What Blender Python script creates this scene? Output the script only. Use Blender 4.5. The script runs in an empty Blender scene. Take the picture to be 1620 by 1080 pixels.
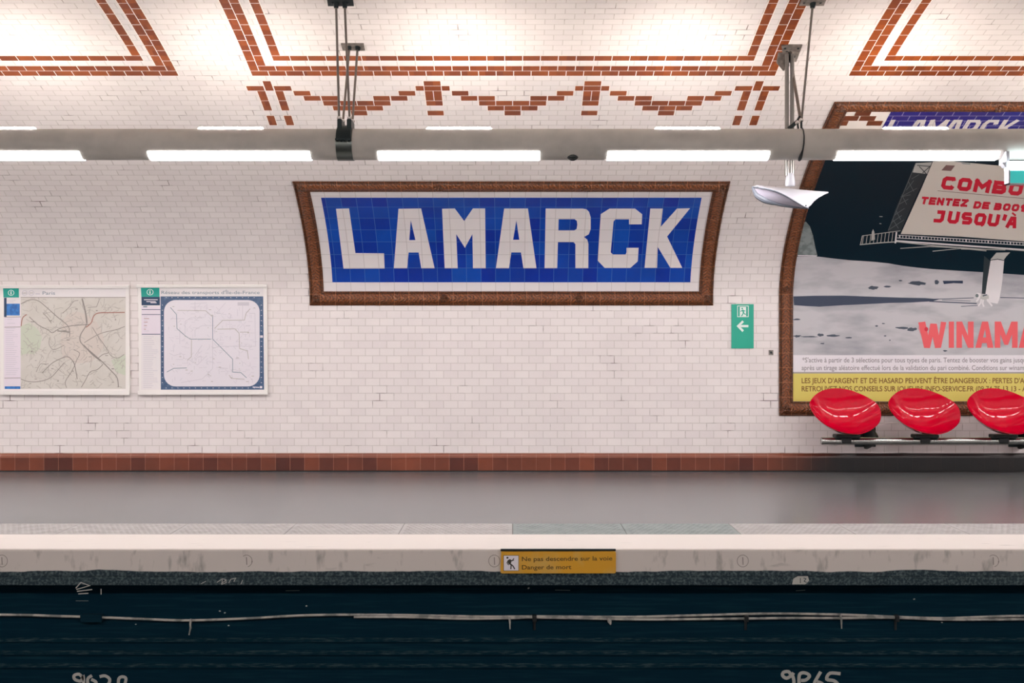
import bpy, bmesh, math, random
import numpy as np
from mathutils import Vector, Matrix
from mathutils.geometry import tessellate_polygon
random.seed(7)
R = math.radians
sc = bpy.context.scene
col = sc.collection

# ------------------------------------------------------------------ geometry of the place
F = 1821.0            # focal length in pixels of the 1620x1080 frame
H = 1.37              # eye height over the platform
YC, ZC, VB, VK = 5.508, 1.848, 2.43, 1.76     # vault: half super-ellipse standing on plumb walls
YW = F * .00667
VA = YW - YC
ROW = .0790           # one course of wall tiles
BRK = .150
XE = 16.0              # half length of the built stretch of station

_t = np.linspace(0, math.pi / 2, 1500)
_Y = YC + VA * np.cos(_t) ** (2 / VK)
_Z = ZC + VB * np.sin(_t) ** (2 / VK)
_n0 = 300
_Y = np.r_[np.full(_n0 - 1, YW), _Y]
_Z = np.r_[np.linspace(-.3, ZC, _n0)[:-1], _Z]
_S = np.r_[0, np.cumsum(np.hypot(np.diff(_Y), np.diff(_Z)))]
_PY = 540 - F * (_Z - H) / _Y
_k = int(np.argmin(_PY))          # use only the part before the ray grazes the crown
S_TOP = float(_S[-1])
def s_of(py): return float(np.interp(-py, -_PY[:_k], _S[:_k]))
def yz(s): return float(np.interp(s, _S, _Y)), float(np.interp(s, _S, _Z))
def nrm(s):
    y0, z0 = yz(s - .02); y1, z1 = yz(s + .02)
    d = math.hypot(y1 - y0, z1 - z0)
    return -(z1 - z0) / d, (y1 - y0) / d
def xs_pt(X, s, off=0.):
    y, z = yz(s); ny, nz = nrm(s)
    return (X, y + ny * off, z + nz * off)
def x_of(px, py): return (px - 810) / F * yz(s_of(py))[0]
def at(px, py, Y): return Vector(((px - 810) / F * Y, Y, H - (py - 540) / F * Y))
SG = s_of(704.6)
def sk(k): return SG + k * ROW

# ------------------------------------------------------------------ materials
def lin(c):
    return tuple(((v / 255) / 12.92 if v <= 10 else ((v / 255 + .055) / 1.055) ** 2.4) for v in c) + (1,)
MATS = {}
def mat(name, rgb, rough=.5, metal=0., spec=.5, noise=None, bump=None, emit=None, coat=0.):
    m = bpy.data.materials.new(name); m.use_nodes = True
    nt = m.node_tree; b = nt.nodes['Principled BSDF']
    b.inputs['Base Color'].default_value = lin(rgb)
    b.inputs['Roughness'].default_value = rough
    b.inputs['Metallic'].default_value = metal
    b.inputs['Specular IOR Level'].default_value = spec
    b.inputs['Coat Weight'].default_value = coat
    if emit:
        b.inputs['Emission Color'].default_value = lin(emit[0]); b.inputs['Emission Strength'].default_value = emit[1]
    if noise:      # (second colour, scale, low, high)
        tc = nt.nodes.new('ShaderNodeTexCoord'); mp = nt.nodes.new('ShaderNodeMapping')
        nz = nt.nodes.new('ShaderNodeTexNoise'); rp = nt.nodes.new('ShaderNodeMapRange'); mx = nt.nodes.new('ShaderNodeMix')
        mx.data_type = 'RGBA'
        c2, scl, lo, hi = noise[:4]
        st = noise[4] if len(noise) > 4 else (1, 1, 1)
        mp.inputs['Scale'].default_value = st
        nz.inputs['Scale'].default_value = scl; nz.inputs['Detail'].default_value = 8
        rp.inputs[1].default_value = lo; rp.inputs[2].default_value = hi
        mx.inputs[6].default_value = lin(rgb); mx.inputs[7].default_value = lin(c2)
        L = nt.links.new
        L(tc.outputs['Object'], mp.inputs[0]); L(mp.outputs[0], nz.inputs['Vector']); L(nz.outputs[0], rp.inputs[0])
        L(rp.outputs[0], mx.inputs[0]); L(mx.outputs[2], b.inputs['Base Color'])
    if bump:       # (scale, strength)
        tc = nt.nodes.new('ShaderNodeTexCoord'); nz = nt.nodes.new('ShaderNodeTexNoise'); bp = nt.nodes.new('ShaderNodeBump')
        nz.inputs['Scale'].default_value = bump[0]; nz.inputs['Detail'].default_value = 6
        bp.inputs['Strength'].default_value = bump[1]; bp.inputs['Distance'].default_value = .01
        nt.links.new(tc.outputs['Object'], nz.inputs['Vector']); nt.links.new(nz.outputs[0], bp.inputs['Height'])
        nt.links.new(bp.outputs[0], b.inputs['Normal'])
    MATS[name] = m
    return m

def tile_mat(name, c1, c2, grout, bw, bh, off, ox, oy, mortar=.004, rough=.2, var=(.5, 1.), bump=.35, cracks=False, wob=0.):
    """glazed tiles laid on the wall: u runs along the station, v up the wall, in metres"""
    m = bpy.data.materials.new(name); m.use_nodes = True
    nt = m.node_tree; b = nt.nodes['Principled BSDF']; N = nt.nodes.new; L = nt.links.new
    uv = N('ShaderNodeUVMap'); uv.uv_map = 'UV'
    mp = N('ShaderNodeMapping'); mp.vector_type = 'POINT'; mp.inputs['Location'].default_value = (ox, oy, 0)
    L(uv.outputs[0], mp.inputs[0])
    src = mp.outputs[0]
    if wob:
        nz = N('ShaderNodeTexNoise'); nz.inputs['Scale'].default_value = 7; L(uv.outputs[0], nz.inputs['Vector'])
        mm = N('ShaderNodeMapRange'); mm.inputs[3].default_value = -wob; mm.inputs[4].default_value = wob; L(nz.outputs[0], mm.inputs[0])
        va = N('ShaderNodeVectorMath'); va.operation = 'ADD'; L(src, va.inputs[0]); L(mm.outputs[0], va.inputs[1]); src = va.outputs[0]
    br = N('ShaderNodeTexBrick'); br.offset = off; br.offset_frequency = 2; br.squash = 1
    br.inputs['Scale'].default_value = 1; br.inputs['Mortar Size'].default_value = mortar
    br.inputs['Mortar Smooth'].default_value = .25; br.inputs['Bias'].default_value = 0
    br.inputs['Brick Width'].default_value = bw; br.inputs['Row Height'].default_value = bh
    br.inputs['Color1'].default_value = lin(c1); br.inputs['Color2'].default_value = lin(c2); br.inputs['Mortar'].default_value = lin(grout)
    L(src, br.inputs['Vector'])
    out = br.outputs['Color']
    nz2 = N('ShaderNodeTexNoise'); nz2.inputs['Scale'].default_value = 2.2; nz2.inputs['Detail'].default_value = 6; L(uv.outputs[0], nz2.inputs['Vector'])
    mr = N('ShaderNodeMapRange'); mr.inputs[1].default_value = .3; mr.inputs[2].default_value = .7
    mr.inputs[3].default_value = var[0]; mr.inputs[4].default_value = var[1]; L(nz2.outputs[0], mr.inputs[0])
    mx = N('ShaderNodeMix'); mx.data_type = 'RGBA'; mx.blend_type = 'MULTIPLY'; mx.inputs[0].default_value = 1
    L(out, mx.inputs[6]); L(mr.outputs[0], mx.inputs[7]); out = mx.outputs[2]
    if cracks:     # open, dirty joints here and there
        nz3 = N('ShaderNodeTexNoise'); nz3.inputs['Scale'].default_value = 3.1; nz3.inputs['Detail'].default_value = 5; L(uv.outputs[0], nz3.inputs['Vector'])
        r3 = N('ShaderNodeMapRange'); r3.inputs[1].default_value = .60; r3.inputs[2].default_value = .72; L(nz3.outputs[0], r3.inputs[0])
        ml = N('ShaderNodeMath'); ml.operation = 'MULTIPLY'; L(r3.outputs[0], ml.inputs[0]); L(br.outputs['Fac'], ml.inputs[1])
        m3 = N('ShaderNodeMix'); m3.data_type = 'RGBA'; L(ml.outputs[0], m3.inputs[0]); L(out, m3.inputs[6]); m3.inputs[7].default_value = lin((105, 92, 88))
        out = m3.outputs[2]
    L(out, b.inputs['Base Color'])
    bp = N('ShaderNodeBump'); bp.invert = True; bp.inputs['Strength'].default_value = bump; bp.inputs['Distance'].default_value = .004
    L(br.outputs['Fac'], bp.inputs['Height'])
    nz4 = N('ShaderNodeTexNoise'); nz4.inputs['Scale'].default_value = 9; L(uv.outputs[0], nz4.inputs['Vector'])
    bp2 = N('ShaderNodeBump'); bp2.inputs['Strength'].default_value = .12; bp2.inputs['Distance'].default_value = .02
    L(nz4.outputs[0], bp2.inputs['Height']); L(bp.outputs[0], bp2.inputs['Normal']); L(bp2.outputs[0], b.inputs['Normal'])
    b.inputs['Roughness'].default_value = rough
    MATS[name] = m
    return m

def darken(m, u0, u1, rgb, amt):
    # near-black tone setting in along the course beyond u0
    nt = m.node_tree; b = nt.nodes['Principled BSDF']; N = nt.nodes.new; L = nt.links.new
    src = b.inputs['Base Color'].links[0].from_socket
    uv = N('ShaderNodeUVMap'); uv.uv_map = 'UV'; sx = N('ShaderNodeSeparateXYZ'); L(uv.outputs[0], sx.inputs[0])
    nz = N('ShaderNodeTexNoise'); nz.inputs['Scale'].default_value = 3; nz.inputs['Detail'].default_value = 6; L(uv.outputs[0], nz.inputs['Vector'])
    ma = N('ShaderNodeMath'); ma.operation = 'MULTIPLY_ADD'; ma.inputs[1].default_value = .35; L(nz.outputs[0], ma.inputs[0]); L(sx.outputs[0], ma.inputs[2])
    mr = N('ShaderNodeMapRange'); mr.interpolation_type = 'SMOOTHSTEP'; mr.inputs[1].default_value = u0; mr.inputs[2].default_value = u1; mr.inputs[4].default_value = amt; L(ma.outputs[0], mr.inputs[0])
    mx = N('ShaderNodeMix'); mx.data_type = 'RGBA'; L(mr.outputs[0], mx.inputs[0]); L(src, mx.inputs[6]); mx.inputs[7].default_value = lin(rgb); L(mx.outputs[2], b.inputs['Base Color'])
XPH = -x_of(1151.7, 698)
wall_white = tile_mat('white_wall_tile', (233, 226, 224), (227, 219, 218), (208, 200, 196), BRK, ROW, .5, XPH, -SG, .0042, .22, (.95, 1.), .3, True, .0012)
end_white = mat('white_bounce_wall', (226, 220, 218), .4)
grout_white = mat('white_grout', (238, 230, 222), .6)
brown_tile = tile_mat('brown_glazed_tile', (150, 74, 30), (124, 56, 24), (200, 150, 120), .149, ROW, .5, 0, -SG, .0, .25, (.75, 1.1), .1)
deep_brown = tile_mat('dark_brown_tile', (120, 62, 34), (104, 50, 28), (150, 100, 80), .149, ROW, .5, 0, -SG, .0, .3, (.7, 1.1), .1)
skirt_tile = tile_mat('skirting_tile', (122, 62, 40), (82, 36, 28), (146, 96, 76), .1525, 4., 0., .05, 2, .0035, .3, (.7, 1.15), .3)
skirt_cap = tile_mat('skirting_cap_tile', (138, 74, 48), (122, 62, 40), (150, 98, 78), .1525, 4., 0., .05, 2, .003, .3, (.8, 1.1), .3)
darken(skirt_tile, 2.9, 3.6, (8, 18, 22), .96); darken(skirt_cap, 2.95, 3.7, (10, 18, 22), .94)
blue_tile = tile_mat('blue_glazed_tile', (2, 42, 154), (6, 74, 174), (58, 106, 182), .1525, .1605, 0., .02, -s_of(446), .003, .25, (.8, 1.05), .25)
sign_white = tile_mat('white_sign_tile', (226, 220, 220), (220, 214, 216), (190, 182, 182), .1525, .1605, 0., .02, -s_of(446), .003, .25, (.96, 1.), .25)
header_blue = tile_mat('blue_header_tile', (18, 26, 130), (38, 32, 128), (140, 140, 190), .149, ROW, .5, .03, -SG, .004, .25, (.8, 1.05), .25)

def moulding_mat(name):
    m = bpy.data.materials.new(name); m.use_nodes = True
    nt = m.node_tree; b = nt.nodes['Principled BSDF']; N = nt.nodes.new; L = nt.links.new
    uv = N('ShaderNodeUVMap'); uv.uv_map = 'UV'
    sx = N('ShaderNodeSeparateXYZ'); L(uv.outputs[0], sx.inputs[0])
    # joints between the moulded tiles every 15.5 cm along the run
    fr = N('ShaderNodeMath'); fr.operation = 'PINGPONG'; fr.inputs[1].default_value = .0775; L(sx.outputs[0], fr.inputs[0])
    jt = N('ShaderNodeMapRange'); jt.inputs[1].default_value = .0015; jt.inputs[2].default_value = .0035; jt.inputs[3].default_value = 1; jt.inputs[4].default_value = 0; L(fr.outputs[0], jt.inputs[0])
    # leaf ornament: chevrons running along the moulding
    ab = N('ShaderNodeMath'); ab.operation = 'SUBTRACT'; L(sx.outputs[1], ab.inputs[0]); ab.inputs[1].default_value = .075
    a2 = N('ShaderNodeMath'); a2.operation = 'ABSOLUTE'; L(ab.outputs[0], a2.inputs[0])
    ad = N('ShaderNodeMath'); ad.operation = 'ADD'; L(sx.outputs[0], ad.inputs[0]); L(a2.outputs[0], ad.inputs[1])
    nz = N('ShaderNodeTexNoise'); nz.inputs['Scale'].default_value = 26; nz.inputs['Detail'].default_value = 5; L(uv.outputs[0], nz.inputs['Vector'])
    nm = N('ShaderNodeMath'); nm.operation = 'MULTIPLY_ADD'; nm.inputs[1].default_value = .08; L(nz.outputs[0], nm.inputs[0]); L(ad.outputs[0], nm.inputs[2])
    pp = N('ShaderNodeMath'); pp.operation = 'PINGPONG'; pp.inputs[1].default_value = .0195; L(nm.outputs[0], pp.inputs[0])
    hh = N('ShaderNodeMapRange'); hh.inputs[1].default_value = .002; hh.inputs[2].default_value = .0175; L(pp.outputs[0], hh.inputs[0])
    # ornament only in the middle of the profile
    md = N('ShaderNodeMapRange'); md.inputs[1].default_value = .04; md.inputs[2].default_value = .046; md.inputs[3].default_value = 1; md.inputs[4].default_value = 0; L(a2.outputs[0], md.inputs[0])
    mh = N('ShaderNodeMath'); mh.operation = 'MULTIPLY'; L(hh.outputs[0], mh.inputs[0]); L(md.outputs[0], mh.inputs[1])
    rp = N('ShaderNodeValToRGB'); rp.color_ramp.elements[0].color = lin((38, 22, 12)); rp.color_ramp.elements[1].color = lin((156, 88, 44))
    rp.color_ramp.elements[0].position = .15; rp.color_ramp.elements[1].position = .95
    n2 = N('ShaderNodeTexNoise'); n2.inputs['Scale'].default_value = 60; n2.inputs['Detail'].default_value = 4; L(uv.outputs[0], n2.inputs['Vector'])
    mm = N('ShaderNodeMath'); mm.operation = 'MULTIPLY_ADD'; mm.inputs[1].default_value = .38; L(mh.outputs[0], mm.inputs[0]); L(n2.outputs[0], mm.inputs[2])
    ms = N('ShaderNodeMath'); ms.operation = 'SUBTRACT'; ms.inputs[1].default_value = .16; L(mm.outputs[0], ms.inputs[0]); L(ms.outputs[0], rp.inputs[0])
    mx = N('ShaderNodeMix'); mx.data_type = 'RGBA'; L(jt.outputs[0], mx.inputs[0]); L(rp.outputs[0], mx.inputs[6]); mx.inputs[7].default_value = lin((160, 104, 70))
    L(mx.outputs[2], b.inputs['Base Color'])
    bp = N('ShaderNodeBump'); bp.inputs['Strength'].default_value = .8; bp.inputs['Distance'].default_value = .012; L(mm.outputs[0], bp.inputs['Height'])
    L(bp.outputs[0], b.inputs['Normal']); b.inputs['Roughness'].default_value = .28
    MATS[name] = m
    return m
moulding = moulding_mat('brown_moulded_tile')

asphalt = mat('platform_asphalt', (103, 105, 106), .25, noise=((91, 93, 94), 3.5, .35, .7, (.35, 1.6, 1)), bump=(160, .03))
tactile_light = mat('pale_tactile_slab', (158, 154, 151), .7, noise=((142, 138, 135), 9, .35, .7))
tactile_dark = mat('grey_tactile_slab', (128, 135, 133), .7, noise=((112, 119, 117), 9, .35, .7))
joint_dark = mat('slab_joint', (96, 94, 90), .9)
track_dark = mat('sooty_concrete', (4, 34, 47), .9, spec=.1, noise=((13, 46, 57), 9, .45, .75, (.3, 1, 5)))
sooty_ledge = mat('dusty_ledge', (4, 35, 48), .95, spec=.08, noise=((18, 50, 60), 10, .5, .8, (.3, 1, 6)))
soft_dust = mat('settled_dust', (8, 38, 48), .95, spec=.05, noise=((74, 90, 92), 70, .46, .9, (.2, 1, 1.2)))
ballast = mat('ballast', (24, 28, 28), .95, noise=((40, 42, 40), 18, .4, .6), bump=(40, 1.))
tube_grey = mat('grey_painted_steel', (190, 185, 177), .5, noise=((172, 168, 161), 5, .35, .7), bump=(220, .06))
dark_steel = mat('dark_steel', (34, 44, 46), .4, .6)
band_steel = mat('grey_steel_band', (98, 104, 100), .32, .8)
rod_steel = mat('rod_steel', (112, 104, 98), .4, .6)
plate_steel = mat('galvanised_plate', (140, 132, 126), .5, .5, noise=((112, 106, 100), 30, .4, .6))
chrome = mat('brushed_steel', (172, 172, 168), .22, 1.)
bright_steel = mat('bright_nut', (215, 215, 212), .2, 1.)
pole_steel = mat('satin_pole', (128, 124, 120), .3, .7)
lamp_low = mat('lamp_diffuser_glow', (255, 255, 255), .5, emit=((252, 248, 250), 44.))
lamp_up = mat('uplight_diffuser_glow', (255, 255, 255), .5, emit=((255, 244, 232), 44.))
lamp_low_b = mat('lamp_diffuser_glow_weaker', (255, 255, 255), .5, emit=((252, 248, 250), 48.))
lamp_up_b = mat('uplight_diffuser_glow_weaker', (255, 255, 255), .5, emit=((255, 244, 232), 46.))
exit_glow = mat('exit_box_lamp', (255, 255, 255), .5, emit=((225, 248, 255), 8.))
white_paint = mat('white_lacquer', (166, 166, 172), .3)
lens_grey = mat('frosted_lens', (186, 180, 194), .4)
grey_trim = mat('grey_seal', (86, 90, 98), .5)
red_shell = mat('red_moulded_plastic', (196, 0, 40), .07, spec=.5)
black_block = mat('black_bracket', (14, 20, 22), .5)
dark_dome = mat('dark_dome', (30, 34, 34), .25)
exit_green = mat('exit_green', (16, 164, 138), .4)
exit_white = mat('exit_white', (222, 236, 232), .4)
teal_panel = mat('teal_panel', (40, 176, 170), .4, emit=((40, 190, 185), .5))
yellow_plate = mat('yellow_enamel', (206, 152, 38), .4, noise=((196, 166, 96), 5, .5, .75))
brown_ink = mat('brown_ink', (96, 74, 18), .6)
warm_ink = mat('warm_brown_ink', (122, 84, 30), .6)
picto_ink = mat('dark_ink', (52, 48, 40), .6)
cable_pale = mat('pale_cable', (176, 172, 164), .6, noise=((120, 122, 118), 12, .45, .6))
chalk = mat('chalk_paint', (168, 168, 162), .9)
faint_chalk = mat('faint_chalk', (92, 104, 104), .9)
ink_faint = mat('faded_marker', (132, 125, 119), .9)
# poster and map inks
night = mat('print_night', (0, 28, 40), .5, spec=.2)
night_truss = mat('print_truss_shade', (30, 44, 50), .5)
moon = mat('print_moon', (186, 184, 188), .55, noise=((152, 152, 158), 4, .45, .68, (.5, 1, 1.6)))
moon_shadow = mat('print_moon_shadow', (24, 42, 70), .5)
moon_dark = mat('print_moon_dark', (60, 70, 84), .5)
module_grey = mat('print_module', (132, 142, 142), .55, noise=((104, 114, 114), 14, .45, .6))
board_cream = mat('print_board', (206, 199, 190), .55)
post_white = mat('print_post', (214, 210, 212), .55)
strut_white = mat('print_strut', (176, 176, 172), .55)
strut_dim = mat('print_strut_dim', (96, 106, 108), .55)
red_ink = mat('print_red', (202, 12, 48), .5)
spray_red = mat('print_spray_red', (226, 86, 92), .5)
spray_soft = mat('print_spray_edge', (208, 140, 146), .5)
logo_brown = mat('print_logo_brown', (122, 92, 90), .5)
legal_white = mat('print_white', (224, 219, 224), .5)
legal_grey = mat('print_grey_ink', (132, 126, 130), .5)
rule_grey = mat('print_rule', (158, 150, 146), .5)
warn_yellow = mat('print_yellow', (212, 196, 100), .5)
board_white = mat('map_frame_white', (232, 228, 225), .35)
sheet_white = mat('map_sheet', (226, 221, 222), .4)
sheet_lilac = mat('map_lilac', (224, 214, 224), .4)
map_beige = mat('map_beige', (203, 198, 190), .45, noise=((208, 203, 196), 6, .4, .6))
map_green = mat('map_green', (196, 202, 184), .45)
map_pink = mat('map_pink', (206, 196, 188), .45)
map_line = mat('map_line_dark', (142, 135, 130), .45)
map_thin = mat('map_line_thin', (174, 168, 161), .45)
map_faint = mat('map_line_faint', (200, 195, 204), .45)
map_red = mat('map_line_red', (160, 112, 100), .45)
map_pale = mat('map_pale', (222, 217, 224), .45)
navy = mat('map_navy', (62, 88, 122), .45, noise=((84, 108, 140), 40, .5, .7))
navy_dark = mat('map_navy_dark', (18, 56, 92), .45)
map_blue = mat('map_blue', (44, 122, 196), .45, noise=((30, 96, 170), 40, .4, .6))
map_teal = mat('map_teal', (14, 154, 140), .45)
title_grey = mat('map_title_ink', (122, 140, 152), .45)

def edge_mat():
    m = bpy.data.materials.new('painted_platform_edge'); m.use_nodes = True
    nt = m.node_tree; b = nt.nodes['Principled BSDF']; N = nt.nodes.new; L = nt.links.new
    g = N('ShaderNodeNewGeometry'); sx = N('ShaderNodeSeparateXYZ'); L(g.outputs['Position'], sx.inputs[0])
    nz = N('ShaderNodeTexNoise'); nz.inputs['Scale'].default_value = 3.; nz.inputs['Detail'].default_value = 9; L(g.outputs['Position'], nz.inputs['Vector'])
    w = N('ShaderNodeMath'); w.operation = 'MULTIPLY_ADD'; w.inputs[1].default_value = .045; L(nz.outputs[0], w.inputs[0]); L(sx.outputs[2], w.inputs[2])
    tr = N('ShaderNodeMapRange'); tr.inputs[1].default_value = -.126; tr.inputs[2].default_value = -.121; L(w.outputs[0], tr.inputs[0])
    # dirt on the paint: blotches and drips, thicker just under the arris
    mp = N('ShaderNodeMapping'); mp.inputs['Scale'].default_value = (1, 1, .35); L(g.outputs['Position'], mp.inputs[0])
    n2 = N('ShaderNodeTexNoise'); n2.inputs['Scale'].default_value = 16; n2.inputs['Detail'].default_value = 9; L(mp.outputs[0], n2.inputs['Vector'])
    r2 = N('ShaderNodeMapRange'); r2.inputs[1].default_value = .56; r2.inputs[2].default_value = .78; L(n2.outputs[0], r2.inputs[0])
    fz = N('ShaderNodeMapRange'); fz.inputs[1].default_value = -.004; fz.inputs[2].default_value = -.014; L(sx.outputs[2], fz.inputs[0])
    fm = N('ShaderNodeMath'); fm.operation = 'MULTIPLY'; L(r2.outputs[0], fm.inputs[0]); L(fz.outputs[0], fm.inputs[1])
    # thin scuffs on the top
    m3 = N('ShaderNodeMapping'); m3.inputs['Scale'].default_value = (.25, 2.2, 1); L(g.outputs['Position'], m3.inputs[0])
    n3 = N('ShaderNodeTexNoise'); n3.inputs['Scale'].default_value = 14; n3.inputs['Detail'].default_value = 4; L(m3.outputs[0], n3.inputs['Vector'])
    r3 = N('ShaderNodeMapRange'); r3.inputs[1].default_value = .66; r3.inputs[2].default_value = .74; r3.inputs[4].default_value = .5; L(n3.outputs[0], r3.inputs[0])
    mxx = N('ShaderNodeMath'); mxx.operation = 'MAXIMUM'; L(fm.outputs[0], mxx.inputs[0]); L(r3.outputs[0], mxx.inputs[1])
    ca = N('ShaderNodeMix'); ca.data_type = 'RGBA'; cf = N('ShaderNodeMix'); cf.data_type = 'RGBA'; cf.inputs[6].default_value = lin((200, 192, 185)); cf.inputs[7].default_value = lin((200, 192, 185)); L(fz.outputs[0], cf.inputs[0]); L(cf.outputs[2], ca.inputs[6]); ca.inputs[7].default_value = lin((132, 128, 122)); L(mxx.outputs[0], ca.inputs[0])
    n4 = N('ShaderNodeTexNoise'); n4.inputs['Scale'].default_value = 60; n4.inputs['Detail'].default_value = 8; L(g.outputs['Position'], n4.inputs['Vector'])
    r4 = N('ShaderNodeMapRange'); r4.inputs[1].default_value = .45; r4.inputs[2].default_value = .75; L(n4.outputs[0], r4.inputs[0])
    cb = N('ShaderNodeMix'); cb.data_type = 'RGBA'; cb.inputs[6].default_value = lin((6, 34, 44)); cb.inputs[7].default_value = lin((88, 104, 104)); L(r4.outputs[0], cb.inputs[0])
    mx = N('ShaderNodeMix'); mx.data_type = 'RGBA'; L(tr.outputs[0], mx.inputs[0]); L(cb.outputs[2], mx.inputs[6]); L(ca.outputs[2], mx.inputs[7])
    L(mx.outputs[2], b.inputs['Base Color']); b.inputs['Roughness'].default_value = .75
    return m
edge_paint = edge_mat()

# ------------------------------------------------------------------ mesh helpers
class MB:
    """collects polygons in world space and links them as ONE mesh object"""
    def __init__(s): s.v = []; s.f = []; s.m = []; s.uv = []; s.mats = []
    def mi(s, m):
        if m not in s.mats: s.mats.append(m)
        return s.mats.index(m)
    def add(s, verts, faces, m, uv=None):
        o = len(s.v); i = s.mi(m)
        s.v += [tuple(p) for p in verts]
        s.uv += list(uv) if uv is not None else [(p[0], p[2]) for p in verts]
        for f in faces: s.f.append([o + k for k in f]); s.m.append(i)
        return s
    def box(s, x0, x1, y0, y1, z0, z1, m):
        v = [(x, y, z) for x in (x0, x1) for y in (y0, y1) for z in (z0, z1)]
        return s.add(v, [(0, 1, 3, 2), (4, 6, 7, 5), (0, 4, 5, 1), (2, 3, 7, 6), (0, 2, 6, 4), (1, 5, 7, 3)], m)
    def tube(s, pts, r, m, seg=10, cap=True):
        pts = [Vector(p) for p in pts]; n = len(pts)
        rr = r if isinstance(r, (list, tuple)) else [r] * n
        vs = []; up = None
        for i, p in enumerate(pts):
            d = (pts[min(i + 1, n - 1)] - pts[max(i - 1, 0)]).normalized()
            a = d.orthogonal().normalized() if up is None else (up - d * up.dot(d)).normalized()
            up = a; b = d.cross(a)
            for k in range(seg):
                t = 2 * math.pi * k / seg
                vs.append(p + (a * math.cos(t) + b * math.sin(t)) * rr[i])
        fs = []
        for i in range(n - 1):
            for k in range(seg):
                k2 = (k + 1) % seg
                fs.append((i * seg + k, i * seg + k2, (i + 1) * seg + k2, (i + 1) * seg + k))
        if cap: fs += [tuple(reversed(range(seg))), tuple((n - 1) * seg + k for k in range(seg))]
        return s.add(vs, fs, m)
    def ball(s, c, r, m, seg=12, sq=(1, 1, 1)):
        vs = []; fs = []; nr = seg // 2
        for i in range(nr + 1):
            th = math.pi * i / nr
            for k in range(seg):
                ph = 2 * math.pi * k / seg
                vs.append((c[0] + r * sq[0] * math.sin(th) * math.cos(ph), c[1] + r * sq[1] * math.sin(th) * math.sin(ph), c[2] + r * sq[2] * math.cos(th)))
        for i in range(nr):
            for k in range(seg):
                k2 = (k + 1) % seg
                fs.append((i * seg + k, (i + 1) * seg + k, (i + 1) * seg + k2, i * seg + k2))
        return s.add(vs, fs, m)
    def extrude_x(s, prof, x0, x1, m, closed=True, caps=True, seg=1):
        n = len(prof); vs = []; uv = []
        acc = [0]
        for i in range(1, n): acc.append(acc[-1] + math.dist(prof[i], prof[i - 1]))
        for j in range(seg + 1):
            x = x0 + (x1 - x0) * j / seg
            vs += [(x, p[0], p[1]) for p in prof]; uv += [(x, a) for a in acc]
        fs = []
        for j in range(seg):
            for i in range(n if closed else n - 1):
                i2 = (i + 1) % n
                fs.append((j * n + i, j * n + i2, (j + 1) * n + i2, (j + 1) * n + i))
        if caps and closed: fs += [tuple(range(n))[::-1], tuple(seg * n + i for i in range(n))]
        return s.add(vs, fs, m, uv)
    def build(s, name, parent=None, smooth=False, bevel=0., fix=True):
        me = bpy.data.meshes.new(name)
        me.from_pydata(s.v, [], s.f)
        for m in s.mats: me.materials.append(m)
        me.polygons.foreach_set('material_index', s.m)
        ul = me.uv_layers.new(name='UV')
        li = np.zeros(len(me.loops), dtype=np.int32); me.loops.foreach_get('vertex_index', li)
        ul.data.foreach_set('uv', np.array(s.uv, dtype=np.float32)[li].ravel())
        if fix:
            bm = bmesh.new(); bm.from_mesh(me); bmesh.ops.recalc_face_normals(bm, faces=bm.faces); bm.to_mesh(me); bm.free()
        o = bpy.data.objects.new(name, me); col.objects.link(o)
        if parent:
            o.parent = parent
            o.matrix_parent_inverse = Matrix.Translation(-Vector(parent.location))
        if smooth:
            me.polygons.foreach_set('use_smooth', [True] * len(me.polygons))
            try: me.set_sharp_from_angle(angle=R(40))
            except Exception: pass
        if bevel:
            b = o.modifiers.new('bevel', 'BEVEL'); b.width = bevel; b.segments = 2; b.limit_method = 'ANGLE'; b.angle_limit = R(50)
        return o

def tag(o, label=None, cat=None, group=None, kind=None):
    if label: o['label'] = label
    if cat: o['category'] = cat
    if group: o['group'] = group
    if kind: o['kind'] = kind
    return o
def thing(name, loc, label, cat, group=None):
    o = bpy.data.objects.new(name, None); col.objects.link(o); o.location = loc; o.empty_display_size = .1
    return tag(o, label, cat, group)
def struct(o, label=None): return tag(o, label, None, None, 'structure')

# surfaces onto which flat shapes are laid: each takes (a, b, off) -> point, and gives a uv
def on_wall(a, b, off):
    s = s_of(b); X = (a - 810) / F * yz(s)[0]
    return xs_pt(X, s, off), (X, s)
def on_xs(a, b, off): return xs_pt(a, b, off), (a, b)
def on_plane(Y):
    def f(a, b, off):
        p = at(a, b, Y); return (p.x, Y - off, p.z), (p.x, p.z)
    return f

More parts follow.
